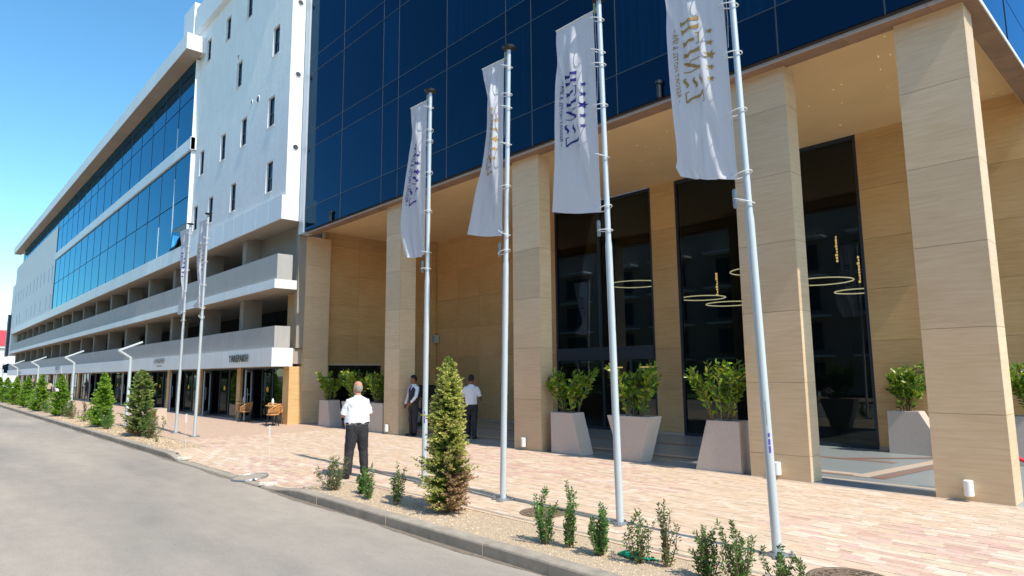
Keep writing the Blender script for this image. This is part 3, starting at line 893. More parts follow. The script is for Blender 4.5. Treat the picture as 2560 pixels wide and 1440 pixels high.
# curtain glass
WX = [-36.2 - 2.762 * k for k in range(17)]
rows = [(8.74, 11.37), (11.37, 13.93), (14.5, 17.0), (17.0, 18.42), (18.42, 19.3)]
MB().box(-80.4, -36.22, 10.14, 10.9, 8.5, 19.3).box(-109, -80.4, 10.14, 10.9, 17.5, 19.3).build('curtain_core', m_mullion_b, wing)
for k in range(16):
    for j, (z0, z1) in enumerate(rows):
        e = 0.03
        tx = random.uniform(-0.003, 0.003)
        if k == 0 and j == 0:
            MB().box(WX[1] + e, WX[0] - e, 10.10, 10.13, 9.95, z1 - e).build('glass_pane', m_glass_c, wing)
            MB().box(WX[1] + e, WX[0] - e, 10.098, 10.13, z0 - 0.05, 9.93).build('painted_dark_gap', m_black, wing)  # solid black panel, its colour stands in for the shade inside the open window
            v = [(WX[1] + 0.06, 10.0, z0 + 0.02), (WX[0] - 1.3, 9.9, z0 + 0.02), (WX[0] - 0.9, 10.08, 9.5), (WX[1] + 0.06, 10.08, 9.9)]
            MB().add(v + [(p[0], p[1] + 0.03, p[2]) for p in v], [(0, 1, 2, 3), (7, 6, 5, 4), (0, 4, 5, 1), (1, 5, 6, 2), (2, 6, 7, 3), (3, 7, 4, 0)]).build('open_vent', m_glass_c, wing)
            continue
        v = [(WX[k + 1] + e, 10.10 + tx, z0 + e), (WX[k] - e, 10.10 - tx, z0 + e), (WX[k] - e, 10.10 - tx, z1 - e), (WX[k + 1] + e, 10.10 + tx, z1 - e)]
        MB().add(v + [(p[0], p[1] + 0.02, p[2]) for p in v], [(0, 1, 2, 3), (7, 6, 5, 4), (0, 4, 5, 1), (1, 5, 6, 2), (2, 6, 7, 3), (3, 7, 4, 0)]).build('glass_pane', m_glass_c, wing)
for k in range(17):
    MB().box(WX[k] - 0.03, WX[k] + 0.03, 10.085, 10.13, 8.6, 19.3).build('mullion', m_mullion_b, wing)
for k, (z0, z1) in ((1, (8.7, 12.9)), (2, (8.7, 10.6)), (1, (14.5, 15.9))):
    MB().box(WX[k] + 0.031, WX[k] + 0.045, 10.06, 10.12, z0, z1).build('metal_strip', m_silver, wing)
for k in range(10):
    xa, xb = WX[16] - 2.762 * (k + 1), WX[16] - 2.762 * k
    for z0, z1 in ((17.45, 18.42), (18.42, 19.3)):
        MB().box(xa + 0.03, xb - 0.03, 10.10, 10.12, z0 + 0.03, z1 - 0.03).build('glass_pane', m_glass_c, wing)
    MB().box(xa - 0.03, xa + 0.03, 10.085, 10.13, 17.45, 19.3).build('mullion', m_mullion_b, wing)
MB().box(-80.4, -36.0, 9.995, 10.6, 13.9, 14.56).build('white_band', m_whitepanel, wing)
MB().box(-36.15, -36.0, 9.97, 10.2, 13.88, 14.58).build('band_end', m_whitepanel, wing)
MB().box(-36.19, -36.155, 10.07, 10.27, 8.73, 13.87).box(-36.19, -36.155, 10.07, 10.27, 14.59, 19.05).build('end_strip', m_whitepanel, wing)
# blank white wall with slits
sl = []
for x in (-82.3, -84.6, -87.8, -90.5, -93.3, -96.0, -99.3, -102.5, -105.9, -108.4, -111.4, -114.8): sl.append((x, x + 0.45, 12.0, 13.6))
for x in (-82.0, -84.9, -89.3, -93.4, -96.5, -100.9, -108.2, -111.3): sl.append((x, x + 0.45, 9.12, 10.5))
b = MB(); wall_holes(-116, -80.45, 8.7, 17.5, 10.06, sl, 0.06, b)
b.build('wall', m_white, wing)
for h in sl:
    w = MB().box(h[0], h[1], 10.10, 10.14, h[2], h[3]).build('window', m_frame_dk, wing)
    MB().box(h[0] + 0.05, h[1] - 0.05, 10.08, 10.1, h[2] + 0.05, h[3] - 0.05).build('pane', m_glass_w, w)
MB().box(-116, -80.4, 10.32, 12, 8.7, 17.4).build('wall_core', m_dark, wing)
MB().box(-112, -109.2, 10.3, 14, 17.5, 19).box(-119.5, -116, 10.1, 16, 5, 15.2).build('end_block', m_white, wing)
# projecting roof
x = -35.25
while x > -113:
    xa = x - 2.0
    MB().box(xa + 0.008, x - 0.008, 9.3, 9.32, 19.07, 19.96).build('roof_fascia_panel', m_whitepanel, wing)
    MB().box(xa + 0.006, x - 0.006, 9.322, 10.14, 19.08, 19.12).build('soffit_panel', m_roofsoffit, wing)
    x = xa
MB().box(-112.9, -35.27, 9.33, 11, 19.14, 19.95).build('roof_edge', m_whitepanel, wing)
MB().box(-35.27, -35.25, 9.3, 10.25, 19.07, 19.96).build('end_panel', m_whitepanel, wing)
# roof body keeps the sky out of gaps
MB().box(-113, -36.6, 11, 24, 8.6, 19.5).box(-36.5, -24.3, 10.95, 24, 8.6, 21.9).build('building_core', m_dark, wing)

# ------------------------------------------------------------------ shopfronts
x = -29.47; k = 0
MB().box(-24.75, -24.2, 10.68, 11.38, 0, 2.2).build('pilaster', m_stone_dark, wing)
edges = [-24.76]
while x > -114:
    MB().box(x, x + 0.42, 10.62, 10.95, 0, 2.2).build('pilaster', m_stone_dark, wing)
    edges += [x + 0.42, x]
    x -= 5.31; k += 1
bi = 0
for i in range(0, len(edges) - 1, 2):
    xr, xl = edges[i], edges[i + 1]
    w = xr - xl
    near = xr > -60
    fr = MB().box(xl, xr, 10.72, 10.80, 2.12, 2.2).box(xl, xr, 10.72, 10.80, 0, 0.10)
    npan = 4
    for q in range(npan + 1):
        px_ = xl + q * w / npan
        fr.box(max(px_ - 0.03, xl), min(px_ + 0.03, xr), 10.72, 10.80, 0.1, 2.12)
    sf = fr.build('shopfront', m_frame_dk, wing)
    for q in range(npan):
        if near and q == 1:
            continue
        MB().box(xl + q * w / npan + 0.03, xl + (q + 1) * w / npan - 0.03, 10.75, 10.76, 0.1, 2.12).build('pane', m_glass_shop, sf)
        if near and q != 3:
            c = xl + (q + 0.5) * w / npan
            MB().add([(c + 0.12 * math.cos(a * 0.5236), 10.742, 1.30 + 0.11 * math.sin(a * 0.5236)) for a in range(12)], [tuple(range(11, -1, -1))]).build('sticker', m_orange, sf)
    # open door leaf standing out from the front
    xd = xl + w / npan + 0.05
    a = rad(100)
    if near:
        ux, uy = math.cos(rad(-38)), math.sin(rad(-38))
        wd = 0.85
        def P(s, z, o_=0.0): return (xd + ux * s - uy * o_, 10.70 + uy * s + ux * o_, z)
        d = MB()
        def bar(s0, s1, z0, z1):
            v = [P(s0, z0, -.025), P(s1, z0, -.025), P(s1, z0, .025), P(s0, z0, .025), P(s0, z1, -.025), P(s1, z1, -.025), P(s1, z1, .025), P(s0, z1, .025)]
            d.add(v, [(0, 3, 2, 1), (4, 5, 6, 7), (0, 1, 5, 4), (1, 2, 6, 5), (2, 3, 7, 6), (3, 0, 4, 7)])
        bar(0, .09, .02, 2.1); bar(wd - .09, wd, .02, 2.1); bar(.09, wd - .09, .02, .22); bar(.09, wd - .09, 2.0, 2.1)
        do = d.build('door', m_doorfr, wing)
        MB().add([P(.09, .22), P(wd - .09, .22), P(wd - .09, 2.0), P(.09, 2.0)], [(0, 1, 2, 3)]).build('pane', m_glass_shop, do)
        MB().tube([P(wd - .05, .75, .03), P(wd - .05, .78, .09), P(wd - .05, 1.32, .09), P(wd - .05, 1.35, .03)], 0.014, 6).build('handle', m_galv, do)
MB().box(-115, -24.8, 10.81, 10.9, 0, 0.06).build('plinth', m_dark, wing)
MB().box(-115, -25.1, 10.9, 14, -0.02, 0.0).build('shop_floor', M('shop_floor', (0.10, 0.08, 0.07), 0.4), wing)
# shop furniture glimpses and ceiling strip
MB().box(-115, -25.1, 10.82, 14, 2.2, 2.29).build('shop_ceiling', m_dark, wing)

# shop signs
for lab, body, size, x, z, sx, sub in (
        ('heavy black serif lettering over the shop nearest the pillars', 'YAREPAKH', 0.42, -28.62, 2.42, 0.92, None),
        ('thin black lettering with a small second line on the fascia', 'LMASiFER', 0.36, -40.3, 2.58, 1.35, 'Meat & Life'),
        ('small square black logo sign on the fascia further along', 'RO', 0.55, -74.0, 2.5, 3.0, 'BARISTA'),
        ('farthest and smallest black sign on the fascia', 'GOLG', 0.45, -102.6, 2.33, 2.6, None)):
    vs, fs = text_mesh(body, size)
    wmax = max(v[0] for v in vs)
    wid = {0: 2.05}.get(0) if body == 'YAREPAKH' else wmax * sx
    kx = (2.08 / wmax) if body == 'YAREPAKH' else sx
    hz = 1.02 if body == 'YAREPAKH' else 1.0
    V = [(x + v[0] * kx, 9.93, z + v[1] * hz) for v in vs]
    n = len(V)
    sg = thing('shop_sign', lab, 'sign', (x, 9.95, z), world=True, group='signs on the shop fascia')
    # one part per letter: split the outline into its islands
    par = list(range(len(V)))
    def find(i):
        while par[i] != i: i = par[i]
        return i
    for f in fs:
        for i in f[1:]: par[find(i)] = find(f[0])
    isl = {}
    for f in fs: isl.setdefault(find(f[0]), []).append(f)
    for key, ff in isl.items():
        ids = sorted({i for f in ff for i in f}); mp_ = {i: k for k, i in enumerate(ids)}
        b = MB()
        for q, off in enumerate((0, 0.035, 0.07) if body == 'YAREPAKH' else (0, 0.02)):
            b.add([(V[i][0] + off, V[i][1] - 0.004 * q, V[i][2]) for i in ids], [tuple(mp_[i] for i in f) for f in ff])
        b.build('letter', m_sign, sg)
    MB().box(x, x + 0.02, 9.932, 9.968, z + 0.1, z + 0.12).build('bracket', m_galv, sg)
    if sub:
        vs, fs = text_mesh(sub, 0.16)
        tag(MB().add([(x + 0.5 + v[0] * sx, 9.95, z - 0.2 + v[1]) for v in vs], fs).build('small_lettering', m_sign, sg), kind='stuff')
    if body == 'RO':
        MB().box(x + 3.2, x + 3.6, 9.93, 9.96, 2.22, 2.9).build('white_bar', m_lampwhite, sg)

# ------------------------------------------------------------------ flagpoles
def flagpole(x, y, lean, label, sticker=False):
    p = thing('flagpole', label, 'flagpole', (x, y, 0), group='flagpoles along the walkway')
    p.rotation_euler = (0, lean / 7, 0)
    MB().lathe([(0.047, 0.012), (0.045, 3.45), (0.045, 3.5), (0.037, 3.58), (0.034, 6.98)], n=20).build('pole', m_pole, p, smooth=True).modifiers.new('e', 'EDGE_SPLIT')
    bp = MB()
    for a in range(4):
        t = a * math.pi / 2 + 0.5
        c, s_ = math.cos(t), math.sin(t)
        pts = [(0.05 * c - 0.06 * s_, 0.05 * s_ + 0.06 * c), (0.17 * c - 0.045 * s_, 0.17 * s_ + 0.045 * c), (0.17 * c + 0.045 * s_, 0.17 * s_ - 0.045 * c), (0.05 * c + 0.06 * s_, 0.05 * s_ - 0.06 * c)]
        bp.loft([[(q[0], q[1], z) for q in pts] for z in (0.004, 0.018)])
    bp.lathe([(0.10, 0.0045), (0.10, 0.022), (0.085, 0.03)], n=16)
    bo = bp.build('base_plate', m_galv, p)
    for a in range(4):
        t = a * math.pi / 2 + 0.5
        MB().lathe([(0.014, 0.018), (0.014, 0.05), (0.007, 0.055)], (0.14 * math.cos(t), 0.14 * math.sin(t), 0), 8).build('bolt', m_galv, bo)
    MB().lathe([(0.034, 6.975), (0.105, 7.0), (0.11, 7.03), (0.02, 7.05)], n=18).build('cap', m_black, p)
    MB().box(-0.09, -0.06, -0.015, 0.015, 6.83, 6.97).build('pulley', m_brass, p)
    hts = [6.72, 6.25, 6.05, 5.45, 4.75, 4.02, 3.72]
    for k, z in enumerate(hts):
        tl = random.uniform(-0.03, 0.06); rr = 0.105
        pts = [(-0.045 + rr * math.cos(a * 0.3142) * 1.05, rr * 0.75 * math.sin(a * 0.3142), z + tl * math.cos(a * 0.3142) * -1) for a in range(21)]
        MB().tube(pts, 0.007, 5, caps=False).build('ring', m_ring, p)
    MB().lathe([(0.02, 3.66), (0.024, 3.68), (0.024, 3.86), (0.012, 3.88)], (-0.155, 0, 0), 10).build('weight', m_galv, p)
    MB().tube([(-0.08, 0, 6.85), (-0.075, 0.01, 5.9), (-0.09, 0, 5.55)], 0.004, 4).build('halyard', m_ring, p)
    if sticker:
        st = MB()
        for z0, z1 in ((1.02, 1.09), (1.10, 1.16), (1.18, 1.22)):
            r = 0.0478
            ang = [rad(a) for a in (-60, -52, -44, -36)]
            for q in range(3):
                st.quad((r * math.cos(ang[q]), r * math.sin(ang[q]), z0), (r * math.cos(ang[q + 1]), r * math.sin(ang[q + 1]), z0), (r * math.cos(ang[q + 1]), r * math.sin(ang[q + 1]), z1), (r * math.cos(ang[q]), r * math.sin(ang[q]), z1))
        st.build('sticker', M('purple_print', (0.10, 0.05, 0.45), 0.5), p)
        MB().quad((.0475 * math.cos(-1.1), .0475 * math.sin(-1.1), 1.3), (.0475 * math.cos(-1.0), .0475 * math.sin(-1.0), 1.3), (.0475 * math.cos(-1.0), .0475 * math.sin(-1.0), 1.55), (.0475 * math.cos(-1.1), .0475 * math.sin(-1.1), 1.55)).build('hatch_slot', m_galv, p)
    return p


POLES = [(-3.22, -0.17), (-5.21, -0.11), (-7.38, 0.21), (-9.40, 0.09), (-21.64, 0.19), (-23.57, 0.28)]
for (px_, ln), st_, lab in zip(POLES, (1, 0, 0, 1, 0, 0), ('rightmost flagpole, with a purple sticker, in front of the fourth pillar', 'flagpole in front of the middle planter, flag with navy print',
                          'flagpole just right of the yellow-green conifer', 'flagpole half hidden at its foot by the yellow-green conifer, with purple sticker',
                          'far flagpole standing right of its twin near the cafe', 'farthest flagpole, left of its twin near the cafe')):
    flagpole(px_, 6.6, ln, lab, bool(st_))


# glyphs: strokes in units where cap height is 1, x along the reading direction
def stroke(pts, w):
    """polyline with per point half width -> list of quads (as point lists)"""
    out = []
    for i in range(len(pts) - 1):
        (x0, y0), (x1, y1) = pts[i], pts[i + 1]
        w0 = w[i] if isinstance(w, (list, tuple)) else w
        w1 = w[i + 1] if isinstance(w, (list, tuple)) else w
        n = max(1, int(math.hypot(x1 - x0, y1 - y0) / 0.09))
        dx, dy = x1 - x0, y1 - y0; l = math.hypot(dx, dy) or 1; nx, ny = -dy / l, dx / l
        for k in range(n):
            a, b_ = k / n, (k + 1) / n
            wa, wb = w0 + (w1 - w0) * a, w0 + (w1 - w0) * b_
            ax, ay, bx, by = x0 + dx * a, y0 + dy * a, x0 + dx * b_, y0 + dy * b_
            out.append([(ax - nx * wa, ay - ny * wa), (bx - nx * wb, by - ny * wb), (bx + nx * wb, by + ny * wb), (ax + nx * wa, ay + ny * wa)])
    return out


def vbar(x, w=0.09):
    return stroke([(x, 0), (x, 0.09), (x, 0.25), (x, 0.75), (x, 0.91), (x, 1)], [w * 2.0, w * 1.25, w, w, w * 1.25, w * 2.0])


def wave(y):
    pts = [(0.0 + 0.66 * k / 10, y + 0.075 * math.sin(k / 10 * 2 * math.pi)) for k in range(11)]
    return stroke(pts, [0.02 + 0.055 * math.sin(k / 10 * math.pi) for k in range(11)])


GL = {'Z': (stroke([(0, 0.82), (0.03, 0.97), (0.70, 0.97)], 0.03) + stroke([(0.68, 0.97), (0.04, 0.03)], 0.07) + stroke([(0.02, 0.03), (0.68, 0.03), (0.74, 0.22)], 0.03), 0.86),
      'E': (wave(0.93) + wave(0.5) + wave(0.08), 0.82),
      'N': (stroke([(0.08, 0), (0.08, 1)], 0.03) + stroke([(0.05, 0.98), (0.72, 0.04)], 0.09) + stroke([(0.72, 0), (0.72, 1)], 0.03), 0.96),
      'I': (vbar(0.12), 0.34),
      'T': (stroke([(0.0, 0.82), (0.03, 0.97), (0.70, 0.97), (0.73, 0.82)], 0.03) + vbar(0.365)[:-2], 0.86),
      'H': (vbar(0.12) + stroke([(0.12, 0.52), (0.66, 0.52)], 0.025) + vbar(0.66), 0.8)}


def star(cx, cy, r):
    pts = [(cx + (r if k % 2 == 0 else r * 0.4) * math.cos(math.pi / 2 + k * math.pi / 5), cy + (r if k % 2 == 0 else r * 0.4) * math.sin(math.pi / 2 + k * math.pi / 5)) for k in range(10)]
    return [[(cx, cy), pts[(2 * k - 1) % 10], pts[2 * k], pts[2 * k + 1]] for k in range(5)]


SUBV, SUBF = text_mesh('~ RESORT HOTEL & SPA ~', 1.0)
SUBW = max(v[0] for v in SUBV)


def flag(pi, label, color, tab, wr, phase=0.0, zb=(3.98, 3.98), dyb=0.0):
    """tab = (z, dx) of the free edge relative to the pole axis; narrow places have deeper folds"""
    H0, H1 = 6.86, 3.98
    ex = -0.115; wid = 0.63
    px, lean = POLES[pi]
    zs = [t[0] for t in tab][::-1]; ds = [t[1] for t in tab][::-1]

    def sdx(z):
        return sum(float(np.interp(z + o, zs, ds)) for o in (-0.16, -0.08, 0, 0.08, 0.16)) / 5 if zs[0] + 0.2 < z < zs[-1] - 0.2 else float(np.interp(z, zs, ds))

    def free(v):
        z = H0 + (zs[0] - H0) * v
        return Vector((sdx(z), dyb * v * v, z))

    def place(u, v, off=0.0):
        e = Vector((ex, 0, H0 + (H1 - H0) * v)); f = free(v)
        p = e + (f - e) * u
        slack = 0.55 + 1.5 * math.sqrt(max(0.0, 1 - min(1, (f - e).length / 0.86) ** 2))
        a = min(1, v * 5)
        w = 0.0
        for (A, fu, fv, ph) in wr:
            w += 1.3 * A * math.sin(fu * u + fv * v + ph + phase) * math.sin(math.pi * min(max(u, 0.0), 1.0)) ** 0.7
        w *= a * slack
        w += 0.012 * math.sin(27 * u + phase * 3) * math.exp(-3.2 * v) * min(1, v * 14) + 0.016 * math.exp(-((u + 0.55 * v - 0.75) / 0.05) ** 2) * a
        # fold running diagonally from the pole down to the free corner
        dgl = (u - (1.15 - 1.05 * v)) / 0.10
        w += 0.05 * a * math.exp(-dgl * dgl) * (1 if v < 0.98 else 0)
        n = Vector((f - e).cross(Vector((0, 0, 1)))).normalized()
        p = p + n * (w + off)
        p.z -= 0.02 * math.sin(u * 3.1) * v
        return p

    root = thing('flag', label, 'flag', (px, 6.6, 0), group='vertical white flags on poles')
    root.rotation_euler = (0, lean / 7, 0)
    nu, nv = 26, 84
    vs = [place(i / nu, j / nv) for j in range(nv + 1) for i in range(nu + 1)]
    fs = [(j * (nu + 1) + i, j * (nu + 1) + i + 1, (j + 1) * (nu + 1) + i + 1, (j + 1) * (nu + 1) + i) for j in range(nv) for i in range(nu)]
    MB().add(vs, fs).build('cloth', m_flag, root, smooth=True)
    MB().tube([place(0, 0) + Vector((0.1, 0, 0.01)), place(1, 0) + Vector((-0.005, 0, 0.012))], 0.012, 8).build('top_arm', m_ring, root)
    edge = MB().tube([place(0, j / 40) for j in range(41)], 0.008, 5); edge.build('hem', m_ring, root)
    cap = 0.20

    def put(polys, s0, t0, sc, b):
        for q in polys:
            pp = []
            for (a, c) in q:
                v = 0.655 - (s0 + a * sc) / (H0 - H1)
                u = t0 - (c * sc) / wid
                pp.append((u, v))
            for off in (0.006, -0.006):
                P = [place(u, v, off) for u, v in pp]
                b.add(P if off > 0 else P[::-1], [tuple(range(len(P)))])
    s = 0.0
    for ch in 'ZENITH':
        g, adv = GL[ch]
        b = MB(); put([[(q[0], q[1] * 1.05) for q in pl] for pl in g], s, 0.73, cap, b); s += adv * cap + 0.035
        b.build('letter', color, root)
    L0 = s
    for k, (r, d) in enumerate(((.20, 0), (.22, .15), (.33, .31), (.22, .47), (.20, .62))):
        b = MB(); put(star(0, 0, r), L0 * 0.5 - 0.31 + d, 0.27, 0.19, b)
        b.build('star', color, root)
    b = MB(); sc = 1.05 / SUBW
    for f in SUBF:
        q = [(SUBV[i][0] * sc, SUBV[i][1] * sc * 1.0) for i in f]
        put([q], 0.02, 0.90, 1.0, b)
    tag(b.build('small_lettering', color, root), kind='stuff')
    return root


WR = [(0.03, 5, 3, 0.4), (0.014, 16, 6, 1.0), (0.008, 29, -4, 2.0)]
flag(0, 'rightmost white flag, cut by the top of the photo, with gold ZENITH print', m_gold, [(6.87, -0.90), (5.96, -0.89), (5.44, -0.89), (4.91, -0.87), (4.46, -0.84), (4.33, -0.88), (4.20, -0.82)], WR, 0.3)
flag(1, 'white flag with navy ZENITH print and stars in front of the tall lobby windows', m_navy, [(6.87, -0.81), (6.11, -0.86), (5.52, -0.90), (4.9, -0.92), (4.17, -1.0)], WR, 0.9)
flag(2, 'white flag with brownish gold print, narrowed in the middle and flared at the foot', m_gold, [(6.85, -0.65), (6.25, -0.53), (5.83, -0.50), (5.19, -0.61), (4.85, -0.77), (4.44, -0.87), (4.12, -0.97)], WR, 1.5)
flag(3, 'white flag with navy print left of the yellow-green conifer, foot blown to the left', m_navy, [(6.85, -0.63), (6.03, -0.65), (5.66, -0.74), (4.99, -0.89), (4.53, -0.91), (4.2, -0.80), (4.0, -0.69)], WR, 2.2)
flag(4, 'far white flag on the right pole of the distant pair', m_gold, [(6.85, -0.87), (6.05, -0.96), (5.64, -0.92), (5.09, -0.75), (4.47, -0.40), (4.23, -0.62), (4.10, -1.0)], WR, 0.2)
flag(5, 'farthest white flag with navy print, slack against the left pole', m_navy, [(6.88, -1.1), (5.89, -0.88), (5.3, -0.68), (4.65, -0.40), (4.27, -0.74), (3.95, -0.78)], WR, 1.1)

# ------------------------------------------------------------------ street lamps
lamp = thing('street_lamp', 'nearest zigzag street lamp, beside the first green conifer', 'street lamp', (-27.75, 6.05, 0), group='zigzag street lamps along the planting')
MB().tube([(0, 0, 0), (0, 0, 0.7), (0, 0, 0.72), (0, 0, 2.57)], [0.068, 0.068, 0.058, 0.055], 14).tube([(0, 0, 2.555), (0, -0.42, 2.84)], 0.05, 10).build('post', m_galv if False else m_pole, lamp, smooth=True).modifiers.new('e', 'EDGE_SPLIT')
v = []
for y_, z in ((-0.40, 2.84), (0.36, 3.17)):
    v.append([(-0.05, y_ - 0.012, z + 0.03), (0.05, y_ - 0.012, z + 0.03), (0.05, y_ + 0.012, z - 0.03), (-0.05, y_ + 0.012, z - 0.03)])
MB().loft(v).build('lamp_head', m_trim, lamp)
MB().lathe([(0.10, 0.0), (0.10, 0.012), (0.07, 0.02)], n=12).build('base_plate', m_galv, lamp)
for i, (x, lab) in enumerate(((-38.6, 'second zigzag street lamp, between the third and fourth conifers'), (-50.8, 'third zigzag street lamp, smaller, beyond the fourth conifer'),
                              (-61.8, 'fourth zigzag street lamp, near the far end of the building'), (-72.5, 'farthest and smallest zigzag street lamp at the left edge'))):
    dup(lamp, (x, 5.95, 0), label=lab)


# ------------------------------------------------------------------ vegetation
def leafcloud(P, D, size, C, shape='leaf', jitter=0.6, lw=0.38):
    """P points, D directions (unit), size array, C colours -> bent two-quad leaves"""
    n = len(P)
    D = D / (np.linalg.norm(D, axis=1, keepdims=True) + 1e-9)
    rnd_ = rng.normal(size=(n, 3)); side = np.cross(D, rnd_); side /= (np.linalg.norm(side, axis=1, keepdims=True) + 1e-9)
    nor = np.cross(side, D)
    s = size[:, None]
    a = P; m1 = P + D * s * 0.5 + side * s * lw * 0.5 + nor * s * 0.06
    m2 = P + D * s * 0.5 - side * s * lw * 0.5 + nor * s * 0.06
    t = P + D * s
    V = np.stack([a, m1, t, m2], 1).reshape(-1, 3)
    F = (np.arange(n) * 4)[:, None] + np.array([[0, 1, 2, 3]])
    return V, F, C


def conifer(name, h, wfun, nb, spray, cols, dry=None, seed=1, tipcol=None):
    """columnar conifer: radial drooping-up branches carrying flat sprays"""
    r = np.random.default_rng(seed)
    P = []; D = []; Sz = []; Cc = []
    stems = MB()
    # lumpy profile
    ph = r.uniform(0, 6.28, 6)
    for k in range(nb):
        t = r.uniform(0.0, 1.0) ** 0.85; z = 0.04 + t * (h - 0.06)
        a = r.uniform(0, 2 * math.pi)
        lump = 1 + 0.16 * math.sin(3 * a + ph[0] + 4 * t) + 0.13 * math.sin(17 * t + ph[1] + 2 * a) + r.normal() * 0.10
        R_ = wfun(z / h) * lump
        if r.random() < 0.11: R_ *= r.uniform(1.15, 1.45)
        rise = 0.3 + 0.55 * r.random() + 2.2 * max(0, z / h - 0.8) * 5 * 0.6
        d0 = np.array([math.cos(a), math.sin(a), rise]); d0 /= np.linalg.norm(d0)
        L_ = R_ / max(0.3, math.hypot(d0[0], d0[1]))
        base = np.array([0, 0, max(0.02, z - L_ * d0[2] * 0.7)])
        m = max(5, int(L_ / 0.022))
        q0 = 0.25
        for j in range(m):
            q = q0 + (1 - q0) * j / (m - 1)
            p = base + d0 * L_ * q + np.array([0, 0, -0.05 * q * q]) + r.normal(size=3) * 0.006
            for sgn in (-1, 1, 0):
                sd = np.cross(d0, [0, 0, 1]); sd /= (np.linalg.norm(sd) + 1e-9)
                dd = d0 * 0.8 + sd * sgn * 0.75 + r.normal(size=3) * 0.28
                P.append(p); D.append(dd); Sz.append(spray * r.uniform(0.7, 1.35) * (1.15 - 0.35 * q))
                c = np.array(cols[r.integers(0, len(cols))]) * r.uniform(0.8, 1.2)
                if tipcol is not None and q > 0.66 and r.random() < 0.72:
                    c = np.array(tipcol) * r.uniform(0.8, 1.2)
                if dry is not None:
                    dv = dry(p, z / h, a)
                    if r.random() < dv:
                        c = np.array([(0.42, 0.25, 0.15), (0.52, 0.30, 0.21), (0.32, 0.19, 0.12)][r.integers(0, 3)]) * r.uniform(0.8, 1.2)
                Cc.append(c)
        if k % 7 == 0:
            stems.tube([tuple(base), tuple(base + d0 * L_ * 0.8)], [0.006, 0.002], 4, caps=False)
    P, D, Sz, Cc = map(np.array, (P, D, Sz, Cc))
    V, F, C = leafcloud(P, D, Sz, Cc, lw=0.42)
    stems.tube([(0, 0, -0.03), (0.01, 0, h * 0.45), (0, 0, h * 0.9)], [0.035, 0.022, 0.006], 8)
    return np_mesh('crown', V, F, C, m_spray), stems.mesh('trunk', m_bark, True)


def tree(label, meshes, loc, rz=0, sc=(1, 1, 1), cat='conifer', group=None, name='conifer', parts=('crown', 'trunk')):
    t = thing(name, label, cat, loc, rz, group)
    t.scale = sc
    for nm, me in zip(parts, meshes):
        o = bpy.data.objects.new(nm, me); COL.objects.link(o); o.parent = t
    return t


def w_main(t):
    xs_ = [0, 0.05, 0.15, 0.3, 0.45, 0.6, 0.72, 0.84, 0.93, 1.0]
    ws = [0.22, 0.27, 0.285, 0.27, 0.235, 0.20, 0.185, 0.15, 0.08, 0.01]
    return float(np.interp(t, xs_, ws))


def dry_main(p, t, a):
    # the photograph shows the lower part towards the viewer's right dried brown
    k = 0.05 if t < 0.6 else 0.0
    side = 0.74 * p[0] + 0.66 * p[1] + 0.25 * (0.6 * p[0] - 0.8 * p[1])
    if t < 0.27 and side > 0.05: k = 0.8
    elif t < 0.10: k = 0.4
    elif t < 0.42 and side > 0.02: k = 0.22
    return k


cm = conifer('c0', 2.12, w_main, 1100, 0.044, [(0.13, 0.22, 0.02), (0.19, 0.29, 0.03), (0.09, 0.17, 0.03), (0.26, 0.33, 0.05)], dry_main, 3, (0.62, 0.60, 0.17))
tree('tall yellow-green conifer with a dried brown foot, in the near gravel bed', cm, (-7.30, 5.52, -0.02), 0, group=None)


def w_cone(t):
    return float(np.interp(t, [0, 0.06, 0.2, 0.45, 0.7, 0.9, 1.0], [0.32, 0.42, 0.45, 0.36, 0.24, 0.11, 0.02]))


G1 = [(0.13, 0.30, 0.02), (0.18, 0.38, 0.02), (0.09, 0.22, 0.02), (0.22, 0.42, 0.03)]
cA = conifer('cA', 2.0, w_cone, 330, 0.075, G1, None, 11, (0.34, 0.52, 0.06))
cB = conifer('cB', 1.95, w_cone, 300, 0.08, G1, None, 12, (0.30, 0.50, 0.06))


def dry_b(p, t, a):
    return 0.7 if t < 0.12 else (0.15 if t < 0.4 else 0.03)


def w_col(t):
    return float(np.interp(t, [0, 0.08, 0.25, 0.55, 0.8, 0.93, 1.0], [0.30, 0.36, 0.36, 0.33, 0.25, 0.16, 0.03]))


cC = conifer('cC', 2.1, w_col, 400, 0.065, [(0.10, 0.20, 0.03), (0.14, 0.24, 0.05), (0.20, 0.28, 0.09)], dry_b, 13, (0.30, 0.40, 0.10))
GR = 'conifers in the far planting bed'
tree('slender conifer with a dry pinkish foot, right of the nearest street lamp', cC, (-23.3, 5.45, -0.02), 0, group=GR)
for (x, y, me, rz, sc, lab) in ((-28.6, 5.42, cA, 0.4, (0.92, 0.92, 1.03), 'broad bright green conifer just left of the nearest street lamp'),
                                (-38.3, 5.45, cB, 1.4, (0.94, 0.94, 1.03), 'bright green conifer just left of the second street lamp'),
                                (-44.9, 5.45, cA, 2.6, (0.98, 0.98, 1.03), 'bright green conifer by the child in the green cap'),
                                (-51.0, 5.5, cB, 4.0, (0.98, 0.98, 1.00), 'bright green conifer by the third street lamp'),
                                (-56.9, 5.5, cA, 5.2, (0.98, 0.98, 0.98), 'small bright green conifer third from the left edge of the photo'),
                                (-62.8, 5.5, cB, 0.9, (1.07, 1.07, 0.98), 'small bright green conifer second from the left edge of the photo'),
                                (-68.5, 5.5, cA, 1.9, (1.15, 1.15, 0.98), 'small bright green conifer cut by the left edge of the photo')):
    tree(lab, me, (x, y, -0.02), rz, sc, group=GR)


